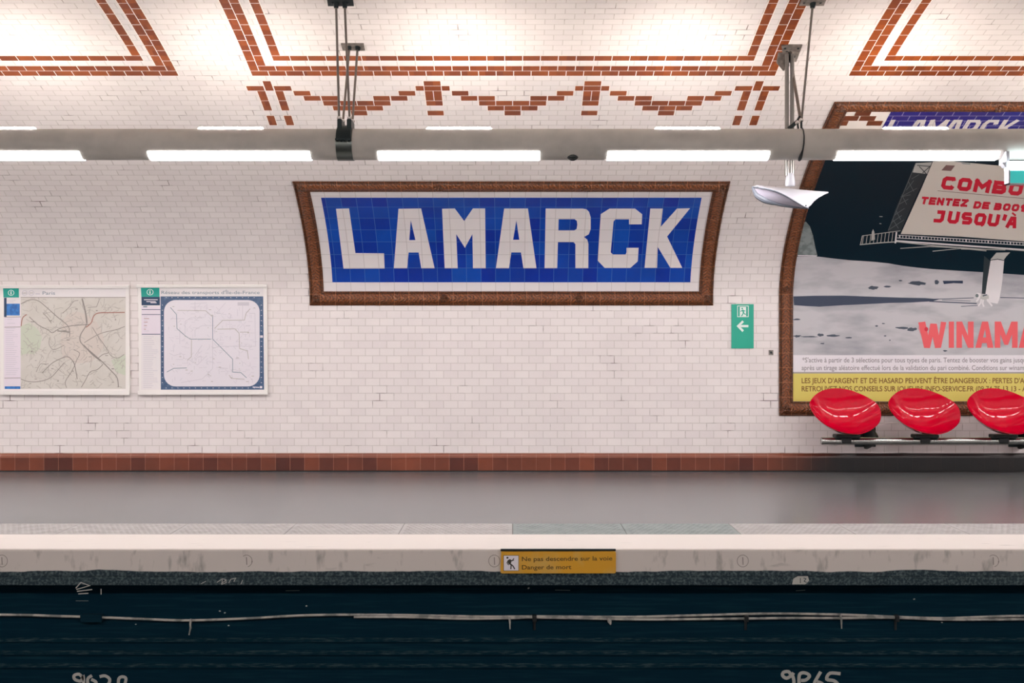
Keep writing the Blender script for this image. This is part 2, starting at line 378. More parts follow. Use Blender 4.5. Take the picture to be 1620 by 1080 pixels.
def shape(mb, loops, m, off=.001, surf=on_wall, base=None, step=3.):
    """a flat outline (with holes) laid on a surface; base = depth the sides run back to"""
    vs2 = [Vector((p[0], p[1], 0)) for l in loops for p in l]
    tris = tessellate_polygon([[Vector((p[0], p[1], 0)) for p in l] for l in loops])
    bm = bmesh.new()
    bv = [bm.verts.new(v) for v in vs2]
    for t in tris:
        try: bm.faces.new([bv[i] for i in t])
        except ValueError: pass
    lo = min(v.y for v in vs2); hi = max(v.y for v in vs2)
    k = math.floor(lo / step) + 1
    while k * step < hi:
        bmesh.ops.bisect_plane(bm, geom=bm.verts[:] + bm.edges[:] + bm.faces[:], plane_co=(0, k * step, 0), plane_no=(0, 1, 0)); k += 1
    _emit(mb, bm, m, off, surf, base)
def _emit(mb, bm, m, off, surf, base):
    bm.verts.index_update(); off += lift()
    P = []; U = []
    for v in bm.verts:
        p, u = surf(v.co.x, v.co.y, off); P.append(p); U.append(u)
    fs = [[v.index for v in f.verts] for f in bm.faces]
    n = len(P)
    if base is not None:
        for v in bm.verts:
            p, u = surf(v.co.x, v.co.y, base); P.append(p); U.append(u)
        for e in bm.edges:
            if len(e.link_faces) == 1:
                a, b = e.verts[0].index, e.verts[1].index
                fs.append([a, b, n + b, n + a])
    mb.add(P, fs, m, U)
    bm.free()
_cnt = [0]
def lift():
    _cnt[0] += 1
    return .00005 * (_cnt[0] % 13)
def rect(x0, y0, x1, y1): return [(x0, y0), (x1, y0), (x1, y1), (x0, y1)]
def ell(cx, cy, rx, ry, n=18, rot=0., jag=0.):
    c, s = math.cos(rot), math.sin(rot); out = []
    for k in range(n):
        t = 2 * math.pi * k / n; j = 1 + random.uniform(-jag, jag)
        a, b = rx * math.cos(t) * j, ry * math.sin(t) * j
        out.append((cx + a * c - b * s, cy + a * s + b * c))
    return out
def stroke(mb, pts, w, m, off=.001, surf=on_wall, sub=0.):
    """a painted line of width w along pts"""
    off += lift()
    P = [Vector((p[0], p[1])) for p in pts]
    if sub:
        Q = [P[0]]
        for a, b in zip(P, P[1:]):
            k = max(1, int((b - a).length / sub))
            Q += [a.lerp(b, i / k) for i in range(1, k + 1)]
        P = Q
    n = len(P); L_, R_ = [], []
    for i, p in enumerate(P):
        d0 = (P[i] - P[i - 1]).normalized() if i else (P[1] - P[0]).normalized()
        d1 = (P[i + 1] - P[i]).normalized() if i < n - 1 else d0
        nn = Vector((-d0.y - d1.y, d0.x + d1.x))
        if nn.length < 1e-6: nn = Vector((-d0.y, d0.x))
        nn.normalize(); c = max(.45, nn.dot(Vector((-d0.y, d0.x))))
        L_.append(p + nn * (w / 2 / c)); R_.append(p - nn * (w / 2 / c))
    vs = []; uv = []
    for q in L_ + R_:
        p, u = surf(q.x, q.y, off); vs.append(p); uv.append(u)
    mb.add(vs, [(i, i + 1, n + i + 1, n + i) for i in range(n - 1)], m, uv)
def smoothline(pts, k=6):
    P = [Vector((p[0], p[1])) for p in pts]; out = []
    for i in range(len(P) - 1):
        a = P[max(i - 1, 0)]; b = P[i]; c = P[i + 1]; d = P[min(i + 2, len(P) - 1)]
        for j in range(k):
            t = j / k
            q = .5 * ((2 * b) + (c - a) * t + (2 * a - 5 * b + 4 * c - d) * t * t + (3 * b - a - 3 * c + d) * t ** 3)
            out.append((q.x, q.y))
    out.append((P[-1].x, P[-1].y))
    return out

_glyph = {}
def text_mesh(txt, bold):
    key = (txt, bold)
    if key not in _glyph:
        cu = bpy.data.curves.new('lettering_source', 'FONT'); cu.body = txt; cu.size = 1; cu.offset = bold; cu.resolution_u = 3
        ob = bpy.data.objects.new('lettering_source', cu); col.objects.link(ob)
        bpy.context.view_layer.update()
        me = ob.to_mesh()
        V = [(v.co.x, v.co.y) for v in me.vertices]; Fc = [list(p.vertices) for p in me.polygons]
        ob.to_mesh_clear(); bpy.data.objects.remove(ob); bpy.data.curves.remove(cu)
        _glyph[key] = (V, Fc)
    return _glyph[key]
def text(mb, txt, x0, x1, base, cap, m, off=.001, surf=on_wall, bold=0., drop=0., lean=0.):
    """words from x0 to x1, cap height cap above the base line, drop = fall of the line, lean = slant"""
    V, Fc = text_mesh(txt, bold)
    a = min(v[0] for v in V); b = max(v[0] for v in V); vs = []; uv = []
    for x, y in V:
        t = (x - a) / (b - a)
        h = y / .729 * cap
        p, u = surf(x0 + (x1 - x0) * t + lean * h, base + drop * t - h, off); vs.append(p); uv.append(u)
    mb.add(vs, Fc, m, uv)

# a heavy block alphabet drawn as strokes on a unit square (x right, y down)
BLK = {
 'A': [[(0, 1), (.3, 0), (.7, 0), (1, 1)], [(.2, .68), (.8, .68)]],
 'B': [[(0, 0), (0, 1), (.8, 1), (1, .85), (1, .62), (.85, .5), (0, .5)], [(0, 0), (.75, 0), (.92, .12), (.92, .36), (.85, .5)]],
 'C': [[(1, .22), (.9, 0), (.2, 0), (0, .18), (0, .82), (.2, 1), (.9, 1), (1, .78)]],
 'D': [[(0, 0), (0, 1), (.7, 1), (1, .78), (1, .22), (.7, 0), (0, 0), (0, .2)]],
 'E': [[(1, 0), (0, 0), (0, 1), (1, 1)], [(0, .5), (.85, .5)]],
 'I': [[(.5, 0), (.5, 1)]],
 'J': [[(.25, 0), (.8, 0), (.8, .8), (.6, 1), (0, 1)]],
 'K': [[(0, 0), (0, 1)], [(1, 0), (.2, .55)], [(.4, .4), (1, 1)]],
 'L': [[(0, 0), (0, 1), (1, 1)]],
 'M': [[(0, 1), (0, 0), (.5, .62), (1, 0), (1, 1)]],
 'N': [[(0, 1), (0, 0), (1, 1), (1, 0)]],
 'O': [[(.2, 0), (.8, 0), (1, .18), (1, .82), (.8, 1), (.2, 1), (0, .82), (0, .18), (.2, 0), (.4, 0)]],
 'Q': [[(.2, 0), (.8, 0), (1, .18), (1, .82), (.8, 1), (.2, 1), (0, .82), (0, .18), (.2, 0), (.4, 0)], [(.6, .8), (1.05, 1.22)]],
 'R': [[(0, 1), (0, 0), (.8, 0), (1, .14), (1, .4), (.8, .54), (0, .54)], [(.6, .54), (1, 1)]],
 'S': [[(1, 0), (.15, 0), (0, .14), (0, .36), (.15, .5), (.85, .5), (1, .64), (1, .86), (.85, 1), (0, 1)]],
 'T': [[(0, 0), (1, 0)], [(.5, 0), (.5, 1)]],
 'U': [[(0, 0), (0, .82), (.2, 1), (.8, 1), (1, .82), (1, 0)]],
 'W': [[(0, 0), (.25, 1), (.5, .3), (.75, 1), (1, 0)]],
 'X': [[(0, 0), (1, 1)], [(1, 0), (0, 1)]],
 'Z': [[(0, 0), (1, 0), (0, 1), (1, 1)]],
 "'": [[(.5, -.05), (.35, .25)]],
 '`': [[(.3, -.42), (.6, -.25)]],
 '-': [[(.1, .55), (.9, .55)]],
}
def block(mb, ch, q, w, m, off, surf=on_wall):
    """one block letter; q = corners (top left, top right, bottom right, bottom left) of its box"""
    q = [Vector(p) for p in q]
    tw = (q[1] - q[0]).length; th = (q[3] - q[0]).length
    ix, iy = w / 2 / tw, w / 2 / th
    for li_, line in enumerate(BLK[ch]):
        pts = []
        for x, y in line:
            x = ix + x * (1 - 2 * ix); y = iy + y * (1 - 2 * iy)
            a = q[0].lerp(q[1], x); b = q[3].lerp(q[2], x); pts.append(a.lerp(b, y))
        k = len(pts) - 1
        dd = [(pts[q + 1] - pts[q]).normalized() for q in range(k)]
        def ext(q):      # run on past a corner just far enough to close its outside
            if q == 0 or q == k: return 0 if ch in 'CSOQD' else .5 * w
            return min(.5 * w, .5 * w * math.tan(math.acos(max(-1, min(1, dd[q - 1].dot(dd[q])))) / 2))
        for i_ in range(k): stroke(mb, [pts[i_] - dd[i_] * ext(i_), pts[i_ + 1] + dd[i_] * ext(i_ + 1)], w, m, off, surf)
    return mb

# ------------------------------------------------------------------ the shell
def vault(name, s0, s1, m, mirror=False, step=.06):
    n = max(2, int((s1 - s0) / step)); mb = MB(); prof = []; vv = []
    for i in range(n + 1):
        s = s0 + (s1 - s0) * i / n; y, z = yz(s)
        prof.append((2 * YC - y if mirror else y, z)); vv.append(s)
    xs = [-XE + 2 * XE * j / 8 for j in range(9)]
    vs = [(x, p[0], p[1]) for x in xs for p in prof]; uv = [(x, v) for x in xs for v in vv]
    k = n + 1
    fs = [(j * k + i, j * k + i + 1, (j + 1) * k + i + 1, (j + 1) * k + i) for j in range(8) for i in range(n)]
    if mirror: fs = [f[::-1] for f in fs]
    mb.add(vs, fs, m, uv)
    return mb.build(name, smooth=True, fix=False)
S_SPLIT = sk(59)
S_FLOOR = .3
struct(vault('wall_back', S_FLOOR, S_SPLIT, wall_white))
cl = vault('ceiling', S_SPLIT, S_TOP, wall_white)
cl2 = vault('ceiling_near', S_SPLIT, S_TOP, wall_white, True)
# the two halves of the vault are one ceiling
bm = bmesh.new(); bm.from_mesh(cl.data); bm.from_mesh(cl2.data); bm.to_mesh(cl.data); bm.free()
bpy.data.objects.remove(cl2)
struct(cl)
struct(vault('wall_front', S_FLOOR, S_SPLIT, wall_white, True))
for nm, x in (('bounce_wall_left', -XE), ('bounce_wall_right', XE)):  # unseen end walls, added to close the stretch and bounce light
    pr = [(YW, -1.1)] + [yz(S_FLOOR + (S_TOP - S_FLOOR) * i / 40) for i in range(41)]
    pr += [(2 * YC - a, b) for a, b in pr[-2::-1]]
    struct(MB().add([(x, a, b) for a, b in pr], [tuple(range(len(pr)))], end_white).build(nm, fix=False))

YE = F * H / 328          # platform edge
YT = F * H / 305          # back of the white nosing
YA = F * H / 288          # back of the tactile strip
BED = -1.08
def plane_x(name, y0, y1, z, m):
    return struct(MB().add([(-XE, y0, z), (XE, y0, z), (XE, y1, z), (-XE, y1, z)], [(0, 1, 2, 3)], m).build(name))
struct(MB().box(-XE, XE, YA, YW + .02, -.12, 0, asphalt).build('floor'))
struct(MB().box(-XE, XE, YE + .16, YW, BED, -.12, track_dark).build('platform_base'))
plane_x('track_bed', 2 * YC - YE - .05, YE + .2, BED, ballast)
struct(MB().box(-XE, XE, 2 * YC - YW, 2 * YC - YE, BED, 0, asphalt).build('floor_near_platform'))

# nosing: rounded arris, painted band, dark band with a joint, drip edge
pr = [(YT, -.1), (YT, 0), (YE + .014, 0), (YE + .004, -.004), (YE, -.014), (YE, -.178), (YE + .006, -.182), (YE + .006, -.187), (YE - .004, -.190), (YE - .004, -.238), (YE + .3, -.238), (YE + .3, -.1)]
struct(MB().extrude_x(pr, -XE, XE, edge_paint).build('platform_edge'))
# circled strokes drawn on the painted face
root = bpy.data.objects['platform_edge']
mb = MB(); sf = on_plane(YE)
for px in (3, 390, 782, 1175, 1571):
    ring = [(px + 9 * math.cos(t / 14 * 2 * math.pi), 887 + 9.5 * math.sin(t / 14 * 2 * math.pi)) for t in range(15)]
    stroke(mb, ring if px not in (390, 1571) else ring[9:] + ring[:4], .9, ink_faint, .0012, sf)
    stroke(mb, [(px, 881), (px + .5, 893)], 1.4, ink_faint, .0012, sf)
mb.build('marker_sign', root)
mb = MB(); sf = on_plane(YE - .004)
for pts in ([(343, 921), (352, 915), (358, 917), (350, 923)], [(352, 916), (351, 924), (358, 921), (357, 916)], [(362, 922), (365, 916), (373, 914), (370, 920)], [(381, 924), (384, 917)], [(318, 923), (326, 919)]):
    stroke(mb, pts, 1.1, chalk, .0012, sf)
for pts in ([(120, 930), (128, 921), (142, 926), (121, 932)], [(122, 935), (146, 932)], [(124, 939), (140, 938)], [(160, 931), (160, 940)]):
    stroke(mb, pts, 1.6, chalk, .0012, sf)
mb.build('chalk_scribble', root)
mb = MB()
shape(mb, [[(1253, 924), (1255, 915), (1262, 911), (1278, 911), (1280, 918), (1274, 924)]], chalk, .0012, sf)
stroke(mb, [(1266, 914), (1266, 922)], 1, track_dark, .002, sf)
stroke(mb, [(1271, 914), (1275, 915), (1272, 919), (1276, 921)], 1, track_dark, .002, sf)
mb.build('paint_patch', root)

# tactile strip: one slab per 81 cm, two of them greyer
strip = bpy.data.objects.new('tactile_strip', None); col.objects.link(strip); strip.location = (0, (YT + YA) / 2, 0); struct(strip)
SW = 181 / F * YT
x0s = (811 - 810) / F * YT
domes = None
for i in range(-21, 21):
    a = x0s + i * SW
    if a < -XE - .01 or a + SW > XE + .01: continue
    m = tactile_dark if i in (0, 1) else tactile_light
    mb = MB().box(a + .003, a + SW - .003, YT + .002, YA - .002, -.1, .0005, m)
    n, k = 18, 9
    for u in range(n):
        for v in range(k):
            cx = a + .04 + (SW - .08) * (u + .5 * (v % 2)) / (n - .5); cy = YT + .05 + (YA - YT - .1) * v / (k - 1)
            b = [(cx + .014 * math.cos(t), cy + .014 * math.sin(t), .0005) for t in (R(30 + 60 * j) for j in range(6))]
            c = [(cx + .008 * math.cos(t), cy + .008 * math.sin(t), .0042) for t in (R(30 + 60 * j) for j in range(6))]
            mb.add(b + c, [(j, (j + 1) % 6, 6 + (j + 1) % 6, 6 + j) for j in range(6)] + [tuple(range(6, 12))], m)
    o = mb.build('tactile_slab', strip)
    if i in (0, 1): o['label'] = 'greyer tactile slab'
struct(MB().box(-XE, XE, YT, YA, -.12, -.004, joint_dark).build('strip_bed'))

# skirting: one course of square brown tiles under a rounded cap
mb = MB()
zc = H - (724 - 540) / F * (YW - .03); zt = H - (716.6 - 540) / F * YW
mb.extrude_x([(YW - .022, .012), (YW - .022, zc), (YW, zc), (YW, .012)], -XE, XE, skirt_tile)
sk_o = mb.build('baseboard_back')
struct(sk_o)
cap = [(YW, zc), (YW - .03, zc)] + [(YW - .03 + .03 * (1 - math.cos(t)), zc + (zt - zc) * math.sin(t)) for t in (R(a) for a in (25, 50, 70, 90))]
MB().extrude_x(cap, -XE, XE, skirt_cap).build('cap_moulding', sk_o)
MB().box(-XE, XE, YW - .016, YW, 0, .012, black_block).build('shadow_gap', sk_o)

# ------------------------------------------------------------------ brown tile patterns of the vault
def tile(mb, x0, x1, k0, k1, m=brown_tile, g=.0062):
    s0, s1 = sk(k0), sk(k1)
    shape(mb, [rect(x0 - g / 2, s0 - g / 2, x1 + g / 2, s1 + g / 2)], grout_white, .0012, on_xs, step=.08)
    shape(mb, [rect(x0 + g / 2, s0 + g / 2, x1 - g / 2, s1 - g / 2)], m, .0022, on_xs, base=.001, step=.08)
def course(mb, x0, x1, k, lead=0.):
    n = max(1, round((x1 - x0 - lead) / .148)); w = (x1 - x0 - lead) / n
    if lead: tile(mb, x0, x0 + lead, k, k + 1)
    for i in range(n): tile(mb, x0 + lead + i * w, x0 + lead + (i + 1) * w, k, k + 1)
def panel(name, x0, x1, kt=88):
    mb = MB(); c = .0745
    course(mb, x0, x1, 60); course(mb, x0 + c, x1 - c, 61); course(mb, x0 + 3 * c, x1 - 3 * c, 63)
    course(mb, x0, x1, kt); course(mb, x0 + c, x1 - c, kt - 1); course(mb, x0 + 3 * c, x1 - 3 * c, kt - 3)
    for d, k0, k1 in ((0, 61, kt), (1, 62, kt - 1), (3, 64, kt - 3)):
        k = k0
        while k < k1:
            e = min(k + 2, k1)
            tile(mb, x0 + d * c, x0 + (d + 1) * c, k, e); tile(mb, x1 - (d + 1) * c, x1 - d * c, k, e); k = e
    return struct(mb.build(name))
panel('trim_1', -7.18, -2.795)
panel('trim_2', -2.181, 2.208)
panel('trim_3', 2.822, 7.21)
b = .1482
mb = MB()
for c in (-1.357, .0055, 1.368):
    for k, xs in ((52, [(-.5, .5)]), (53, [(-1.5, -.5), (-.5, .5), (.5, 1.5)]), (54, [(-2, -1), (-1, 0), (0, 1), (1, 2)]),
                  (55, [(-3.05, -2.05), (-2.02, -1.02), (1.02, 2.02), (2.05, 3.05)]), (56, [(-3.55, -2.55), (2.55, 3.55)])):
        for p, q in xs: tile(mb, c + p * b, c + q * b, k, k + 1)
for c in (-.678, .686):
    tile(mb, c - .5 * b, c + .5 * b, 58, 59); tile(mb, c - .5 * b, c + .5 * b, 57, 58)
    tile(mb, c - b, c - .5 * b, 57, 58); tile(mb, c + .5 * b, c + b, 57, 58)
    tile(mb, c - .5 * b, c, 55, 57); tile(mb, c, c + .5 * b, 55, 57)
    tile(mb, c - .5 * b, c + .5 * b, 54, 55); tile(mb, c - .5 * b, c + .5 * b, 52, 53)
for c in (-2.078, 2.098):
    tile(mb, c - .25 * b, c + .25 * b, 57, 59); tile(mb, c - 1.3 * b, c - .28 * b, 57, 58); tile(mb, c + .28 * b, c + 1.3 * b, 57, 58)
    for d in (-.52, .52):
        for k0, k1 in ((55, 57), (53, 55), (50, 52)): tile(mb, c + (d - .25) * b, c + (d + .25) * b, k0, k1)
struct(mb.build('trim_4'))

# ------------------------------------------------------------------ moulded frames
def frame(name, X0, X1, s0, s1, parent, w=.15, side=None):
    """mitred moulding of glazed tiles following the wall: profile height over its width"""
    prof = [(0, 0), (0, .012), (.012, .018), (.022, .010), (.034, .022), (.06, .036), (.09, .036), (.116, .022), (.128, .012), (.14, .016), (w, .010), (w, 0)]
    mb = MB()
    def run(pts):      # pts(t, inset) -> X, s
        ln = 40; vs = []; uv = []
        for i in range(ln + 1):
            t = i / ln
            for d, h in prof:
                X, s, u = pts(t, d); vs.append(xs_pt(X, s, h + .001)); uv.append((u, d))
        k = len(prof)
        mb.add(vs, [(i * k + j, i * k + j + 1, (i + 1) * k + j + 1, (i + 1) * k + j) for i in range(ln) for j in range(k - 1)], moulding, uv)
    def hor(sb, sg):
        def f(t, d):
            a = X0 + d; bb = X1 - d; X = a + (bb - a) * t
            return X, sb + sg * d, X
        return f
    def ver(xb, sg):
        def f(t, d):
            a = s0 + d; bb = s1 - d; s = a + (bb - a) * t
            return xb + sg * d, s, s
        return f
    run(hor(s0, 1)); run(hor(s1, -1)); run(ver(X0, 1)); run(ver(X1, -1))
    # corner and mid-side rosettes
    ros = [(X0 + w / 2, s0 + w / 2), (X1 - w / 2, s0 + w / 2), (X0 + w / 2, s1 - w / 2), (X1 - w / 2, s1 - w / 2)]
    n = max(2, round((X1 - X0) / 1.4))
    ros += [(X0 + (X1 - X0) * i / n, q) for i in range(1, n) for q in (s0 + w / 2, s1 - w / 2)]
    if s1 - s0 > 2: ros += [(q, s0 + (s1 - s0) * i / 3) for i in (1, 2) for q in (X0 + w / 2, X1 - w / 2)]
    for X, s in ros:
        for j in range(5):
            a = R(90 + 72 * j); ce = (X + .026 * math.cos(a), s + .026 * math.sin(a))
            pts = [xs_pt(ce[0], ce[1], .03)]
            p = pts[0]; mb.ball(p, .021, moulding, 8)
        mb.ball(xs_pt(X, s, .036), .017, moulding, 8)
    return mb.build(name, parent, smooth=True)

# station name panel
SX0, SX1 = -2.135, 2.121
ss0, ss1 = s_of(483), s_of(286.5)
name_sign = thing('station_name_panel', (0, YW - .1, 2.0), 'large blue tiled station name panel reading LAMARCK in a brown moulded frame', 'sign')
frame('frame', SX0, SX1, ss0, ss1, name_sign)
mb = MB(); shape(mb, [rect(SX0 + .14, ss0 + .14, SX1 - .14, ss1 - .14)], sign_white, .004, on_xs, step=.025); mb.build('white_border', name_sign)
mb = MB(); bx0 = -284 / F * yz(s_of(446))[0]; bx1 = 282 / F * yz(s_of(446))[0]
shape(mb, [rect(bx0, s_of(446.3), bx1, s_of(312))], blue_tile, .006, on_xs, base=.004, step=.025); mb.build('blue_panel', name_sign)
def z6(l): return [(450 + x / 4.378, 270 + y / 4.378) for x, y in l]
def z7(l): return [(800 + x / 4.263, 270 + y / 4.263) for x, y in l]
LET = [
 [z6([(358, 260), (448, 258), (492, 568), (690, 570), (694, 674), (410, 675)])],
 [z6([(790, 260), (947, 258), (1040, 673), (948, 673), (930, 563), (860, 563), (850, 673), (758, 673)]), z6([(875, 338), (908, 478), (865, 478)])],
 [z6([(1092, 260), (1180, 258), (1245, 345), (1305, 258), (1390, 258), (1394, 673), (1306, 673), (1302, 435), (1250, 530), (1190, 435), (1200, 673), (1110, 673)])],
 [[(797.6, 329), (835.2, 329), (848.6, 423.7), (828.1, 423.7), (824.2, 398.5), (808.9, 398.5), (805.2, 423.7), (784.6, 423.7)], [(816.9, 347.4), (821.6, 378.6), (811.7, 378.6)]],
 [z7([(270, 252), (520, 252), (545, 257), (562, 274), (573, 310), (573, 390), (560, 425), (527, 443), (550, 462), (558, 490), (557, 655), (470, 655), (470, 492), (458, 478), (352, 478), (347, 655), (262, 655)]), z7([(357, 322), (465, 322), (480, 334), (483, 360), (478, 390), (462, 400), (355, 400)])],
 [z7([(700, 252), (872, 252), (920, 290), (917, 357), (832, 357), (832, 323), (740, 323), (727, 338), (708, 548), (722, 562), (808, 562), (815, 548), (815, 517), (896, 517), (890, 608), (840, 653), (668, 653), (620, 603), (640, 290)])],
 [z7([(975, 252), (1060, 252), (1045, 375), (1155, 252), (1242, 250), (1088, 440), (1190, 652), (1110, 652), (1025, 510), (1020, 652), (936, 652)])],
]
for ch, lp in zip('LAMARCK', LET):
    mb = MB(); shape(mb, lp, sign_white, .0085, on_wall, base=.006); o = mb.build('letter', name_sign); o['label'] = 'white letter ' + ch

# ------------------------------------------------------------------ advertising frame with the name header, and its poster
AX0, AX1 = 2.814, 7.2
as0, as1 = s_of(657.3), s_of(160.5)
hold = thing('poster_frame', ((AX0 + AX1) / 2, YW - .1, 2.), 'tall brown moulded tile frame around the advertisement with blue name band on top', 'frame')
frame('frame', AX0, AX1, as0, as1, hold)
mb = MB(); hs0, hs1 = sk(45.5), as1 - .14
shape(mb, [rect(AX0 + .14, hs0, AX1 - .14, hs1)], grout_white, .004, on_xs, step=.025)
mb.build('header_ground', hold)
mb = MB(); hbx = x_of(1407.7, 178.6)
shape(mb, [rect(hbx, hs0 + .02, 2 * (AX0 + AX1) / 2 - hbx, hs1 - .005)], header_blue, .006, on_xs, step=.025); mb.build('header_band', hold)
for mir in (0, 1):
  mb = MB()
  for k, l in ((52, [(1352.3, 1378)]), (51, [(1332.6, 1358.3), (1359.3, 1385.3)]), (50, [(1327.7, 1341.5), (1371, 1395.8)])):
    pyc = 540 - F * (yz(sk(k + .5))[1] - H) / yz(sk(k + .5))[0]
    for a, q in l:
        p0, p1 = x_of(a, pyc), x_of(q, pyc)
        if mir: p0, p1 = AX0 + AX1 - p1, AX0 + AX1 - p0
        shape(mb, [rect(p0 + .004, sk(k) + .004, p1 - .004, sk(k + 1) - .004)], deep_brown, .0075, on_xs, base=.004, step=.025)
  mb.build('brick_motif', hold)
mb = MB(); st, sb_ = s_of(188.3), s_of(188.3) - .30
for px, ch, w in ((1416, 'L', .12), (1453.5, 'A', .15), (1483, 'M', .17), (1511, 'A', .15), (1538, 'R', .14), (1566, 'C', .14), (1595, 'K', .14), (1622, '-', .08), (1645, 'C', .14), (1674, 'A', .15), (1702, 'U', .14), (1730, 'L', .12), (1756, 'A', .14)):
    X = x_of(px, 196)
    block(mb, ch, [(X - w / 2, st), (X + w / 2, st), (X + w / 2, sb_), (X - w / 2, sb_)], .042, sign_white, .0075, on_xs)
mb.build('header_lettering', hold)
poster = thing('advertising_poster', ((AX0 + AX1) / 2, YW - .02, 1.9), 'large advertising poster with a red lettered billboard on a grey moonscape under black sky', 'poster')
mb = MB()
px0, px1 = AX0 + .145, AX1 - .145; ps0, ps1 = s_of(634.5), s_of(241)
shape(mb, [rect(px0, ps0, px1, ps1)], night, .004, on_xs, step=.025)
mb.build('sky_print', poster)
def z9(l): return [(1240 + x / 4.263, 390 + y / 4.263) for x, y in l]
def z10(l): return [(1340 + x / 5.786, 250 + y / 5.786) for x, y in l]
XR = 1858
mb = MB()
def pr_shape(l, m, lay): shape(mb, [l], m, .004 + .0009 * lay)
def pr_line(l, w, m, lay): stroke(mb, l, w, m, .004 + .0009 * lay, sub=9.)
edge_px = lambda y: 810 + px0 / yz(s_of(y))[0] * F
lft = [(edge_px(y), y) for y in (563, 520, 480, 450, 430, 415, 405.5)]
pr_shape(lft + [(1270, 405.5), (1295, 405.5), (1320, 408.5), (1343, 411), (1381, 413.5), (1405, 416), (1428, 420), (1452, 423), (1474.6, 425.2), (1510, 427.5), (1552, 430), (1620, 434.5), (1700, 438), (1790, 440), (1890, 444), (XR, 563)], moon, 1)
pr_shape([(edge_px(404.5) + .5, 404.5), (edge_px(380) + .5, 380), (edge_px(352), 352), (1274.6, 349.7), (1281, 357), (1286, 372), (1289, 388), (1293, 404.5)], module_grey, 2)
pr_line([(1262, 403.8), (1292, 404.2)], 1.6, legal_white, 3)
pr_shape([(1255, 468.6), (1290, 467.6), (1334, 467.4), (1404, 470), (1440, 471), (1463, 471.3), (1486, 473.2), (1474.6, 476.5), (1440, 478.4), (1409, 479), (1370, 481), (1334, 482.6), (1296, 485), (1275, 484), (1256, 482.6)], moon_shadow, 2)
for l, w in (([(1475, 473), (1500, 472.6), (1540, 471)], 1.1), ([(1470, 476.5), (1500, 478), (1545, 480)], 1.6), ([(1490, 474.5), (1535, 476)], .8), ([(1520, 484.5), (1548, 483)], .9), ([(1582, 470.5), (1650, 472)], 1.2)):
    pr_line(l, w, moon_shadow, 2)
for e in ((1380.7, 455, 8.5, 3), (1451, 447.6, 14, 3.4), (1481.6, 446, 3.4, 3.6), (1404, 453, 6, 1.4), (1424, 443.4, 3, 1.2)): pr_shape(ell(*e, jag=.22), moon_dark, 2)
pr_shape([(1491, 443.8), (1523, 443.6), (1523, 448), (1508, 447.4), (1493, 449)], moon_shadow, 2)
for e in ((1427, 518.4, 9, 2), (1443, 521, 7, 3), (1397, 511.6, 2.6, 1), (1386.5, 515.6, 3, 1), (1261, 531.6, 6, 2), (1260, 505.3, 5, 1.3), (1297, 530, 5, 2.2), (1318, 531, 9, 2), (1280, 532.5, 12, 1), (1301, 543.2, 3, 1), (1494.5, 554.6, 3.4, 1.2), (1400, 531, 2, .9), (1407.5, 538, 1.4, .8), (1342, 534, 5, 1)):
    pr_shape(ell(*e, n=14, jag=.3), moon_dark, 2)
# billboard, lattice, catwalk and post
pr_shape(z10([(628, 40), (785, 30), (640, 330), (490, 668), (372, 672), (440, 470)]), night_truss, 2)
pr_shape(z10([(628, 40), (775, 32), (730, 140), (600, 125)]), strut_white, 3)
for l in ([(660, 70), (735, 150)], [(640, 60), (760, 70)], [(690, 130), (770, 60)]): pr_line(z10(l), 1.3, night_truss, 4)
for l in ([(590, 185), (660, 145)], [(510, 340), (640, 270)], [(540, 290), (610, 200)], [(490, 350), (580, 330)], [(430, 520), (525, 455)], [(470, 420), (560, 370)], [(400, 590), (500, 520)], [(385, 650), (520, 560)], [(420, 560), (470, 640)], [(450, 480), (490, 560)], [(500, 330), (545, 420)], [(560, 210), (610, 300)], [(620, 60), (375, 660)]):
    pr_line(z10(l), .9, strut_dim, 3)
pr_shape([(1475.7, 254.5), (1500, 253.5), (1591, 262), (1700, 272), (1790, 281), (1760, 330), (1735, 393), (1620, 381), (1520, 373.5), (1424.7, 369.3), (1440, 336), (1458, 296)], board_cream, 3)
pr_shape(z10([(905, 58), (988, 62), (950, 112), (862, 106)]), logo_brown, 4)
pr_shape(z10([(1040, 36), (1130, 42), (1125, 52), (1060, 48)]), module_grey, 4)
# railings
pr_shape([(1421, 370.5), (1640, 383.5), (1740, 391), (1740, 397), (1640, 389), (1420, 376.5)], night, 4)
pr_line([(1421, 371), (1640, 384), (1740, 391.5)], 1., post_white, 5)
pr_line([(1419, 375.3), (1640, 388.3), (1740, 396)], .9, post_white, 5)
for i in range(62):
    x = 1423 + i * 5.0; y = 371 + (x - 1421) * .0605
    pr_line([(x, y), (x, y + 4)], .9 if i % 7 else 1.8, post_white, 5)
pr_line([(1416, 380), (1480, 384.5), (1560, 390), (1640, 396)], 2.6, post_white, 5)
pr_line([(1360, 386), (1400, 382.5), (1420, 381.5), (1480, 388), (1560, 394)], 1.5, strut_white, 5)
pr_line([(1418, 366), (1416, 384)], 2.4, post_white, 5)
pr_line([(1364, 372), (1390, 368.5), (1424, 364)], 1., strut_white, 5)
pr_line([(1361, 386), (1364, 372)], 1.2, strut_white, 5)
for i in range(9):
    x = 1366 + i * 5.8; pr_line([(x, 371.6 - (x - 1366) * .13), (x - 2, 385.2 - (x - 1366) * .09)], .9, strut_white, 5)
for l in ([(1424, 392), (1470, 389), (1512, 391)], [(1475, 396.5), (1520, 392), (1560, 396)], [(1520, 393), (1590, 394.5)], [(1560, 391), (1660, 399)]): pr_line(l, 1.2, strut_white, 5)
pr_shape([(1379, 366), (1381, 361.5), (1383, 366), (1384, 378), (1378, 380)], strut_white, 5)
for l in ([(1391, 341.4), (1396, 341.6)], [(1391, 352.6), (1394, 352.8)]): pr_line(l, 1., strut_white, 5)
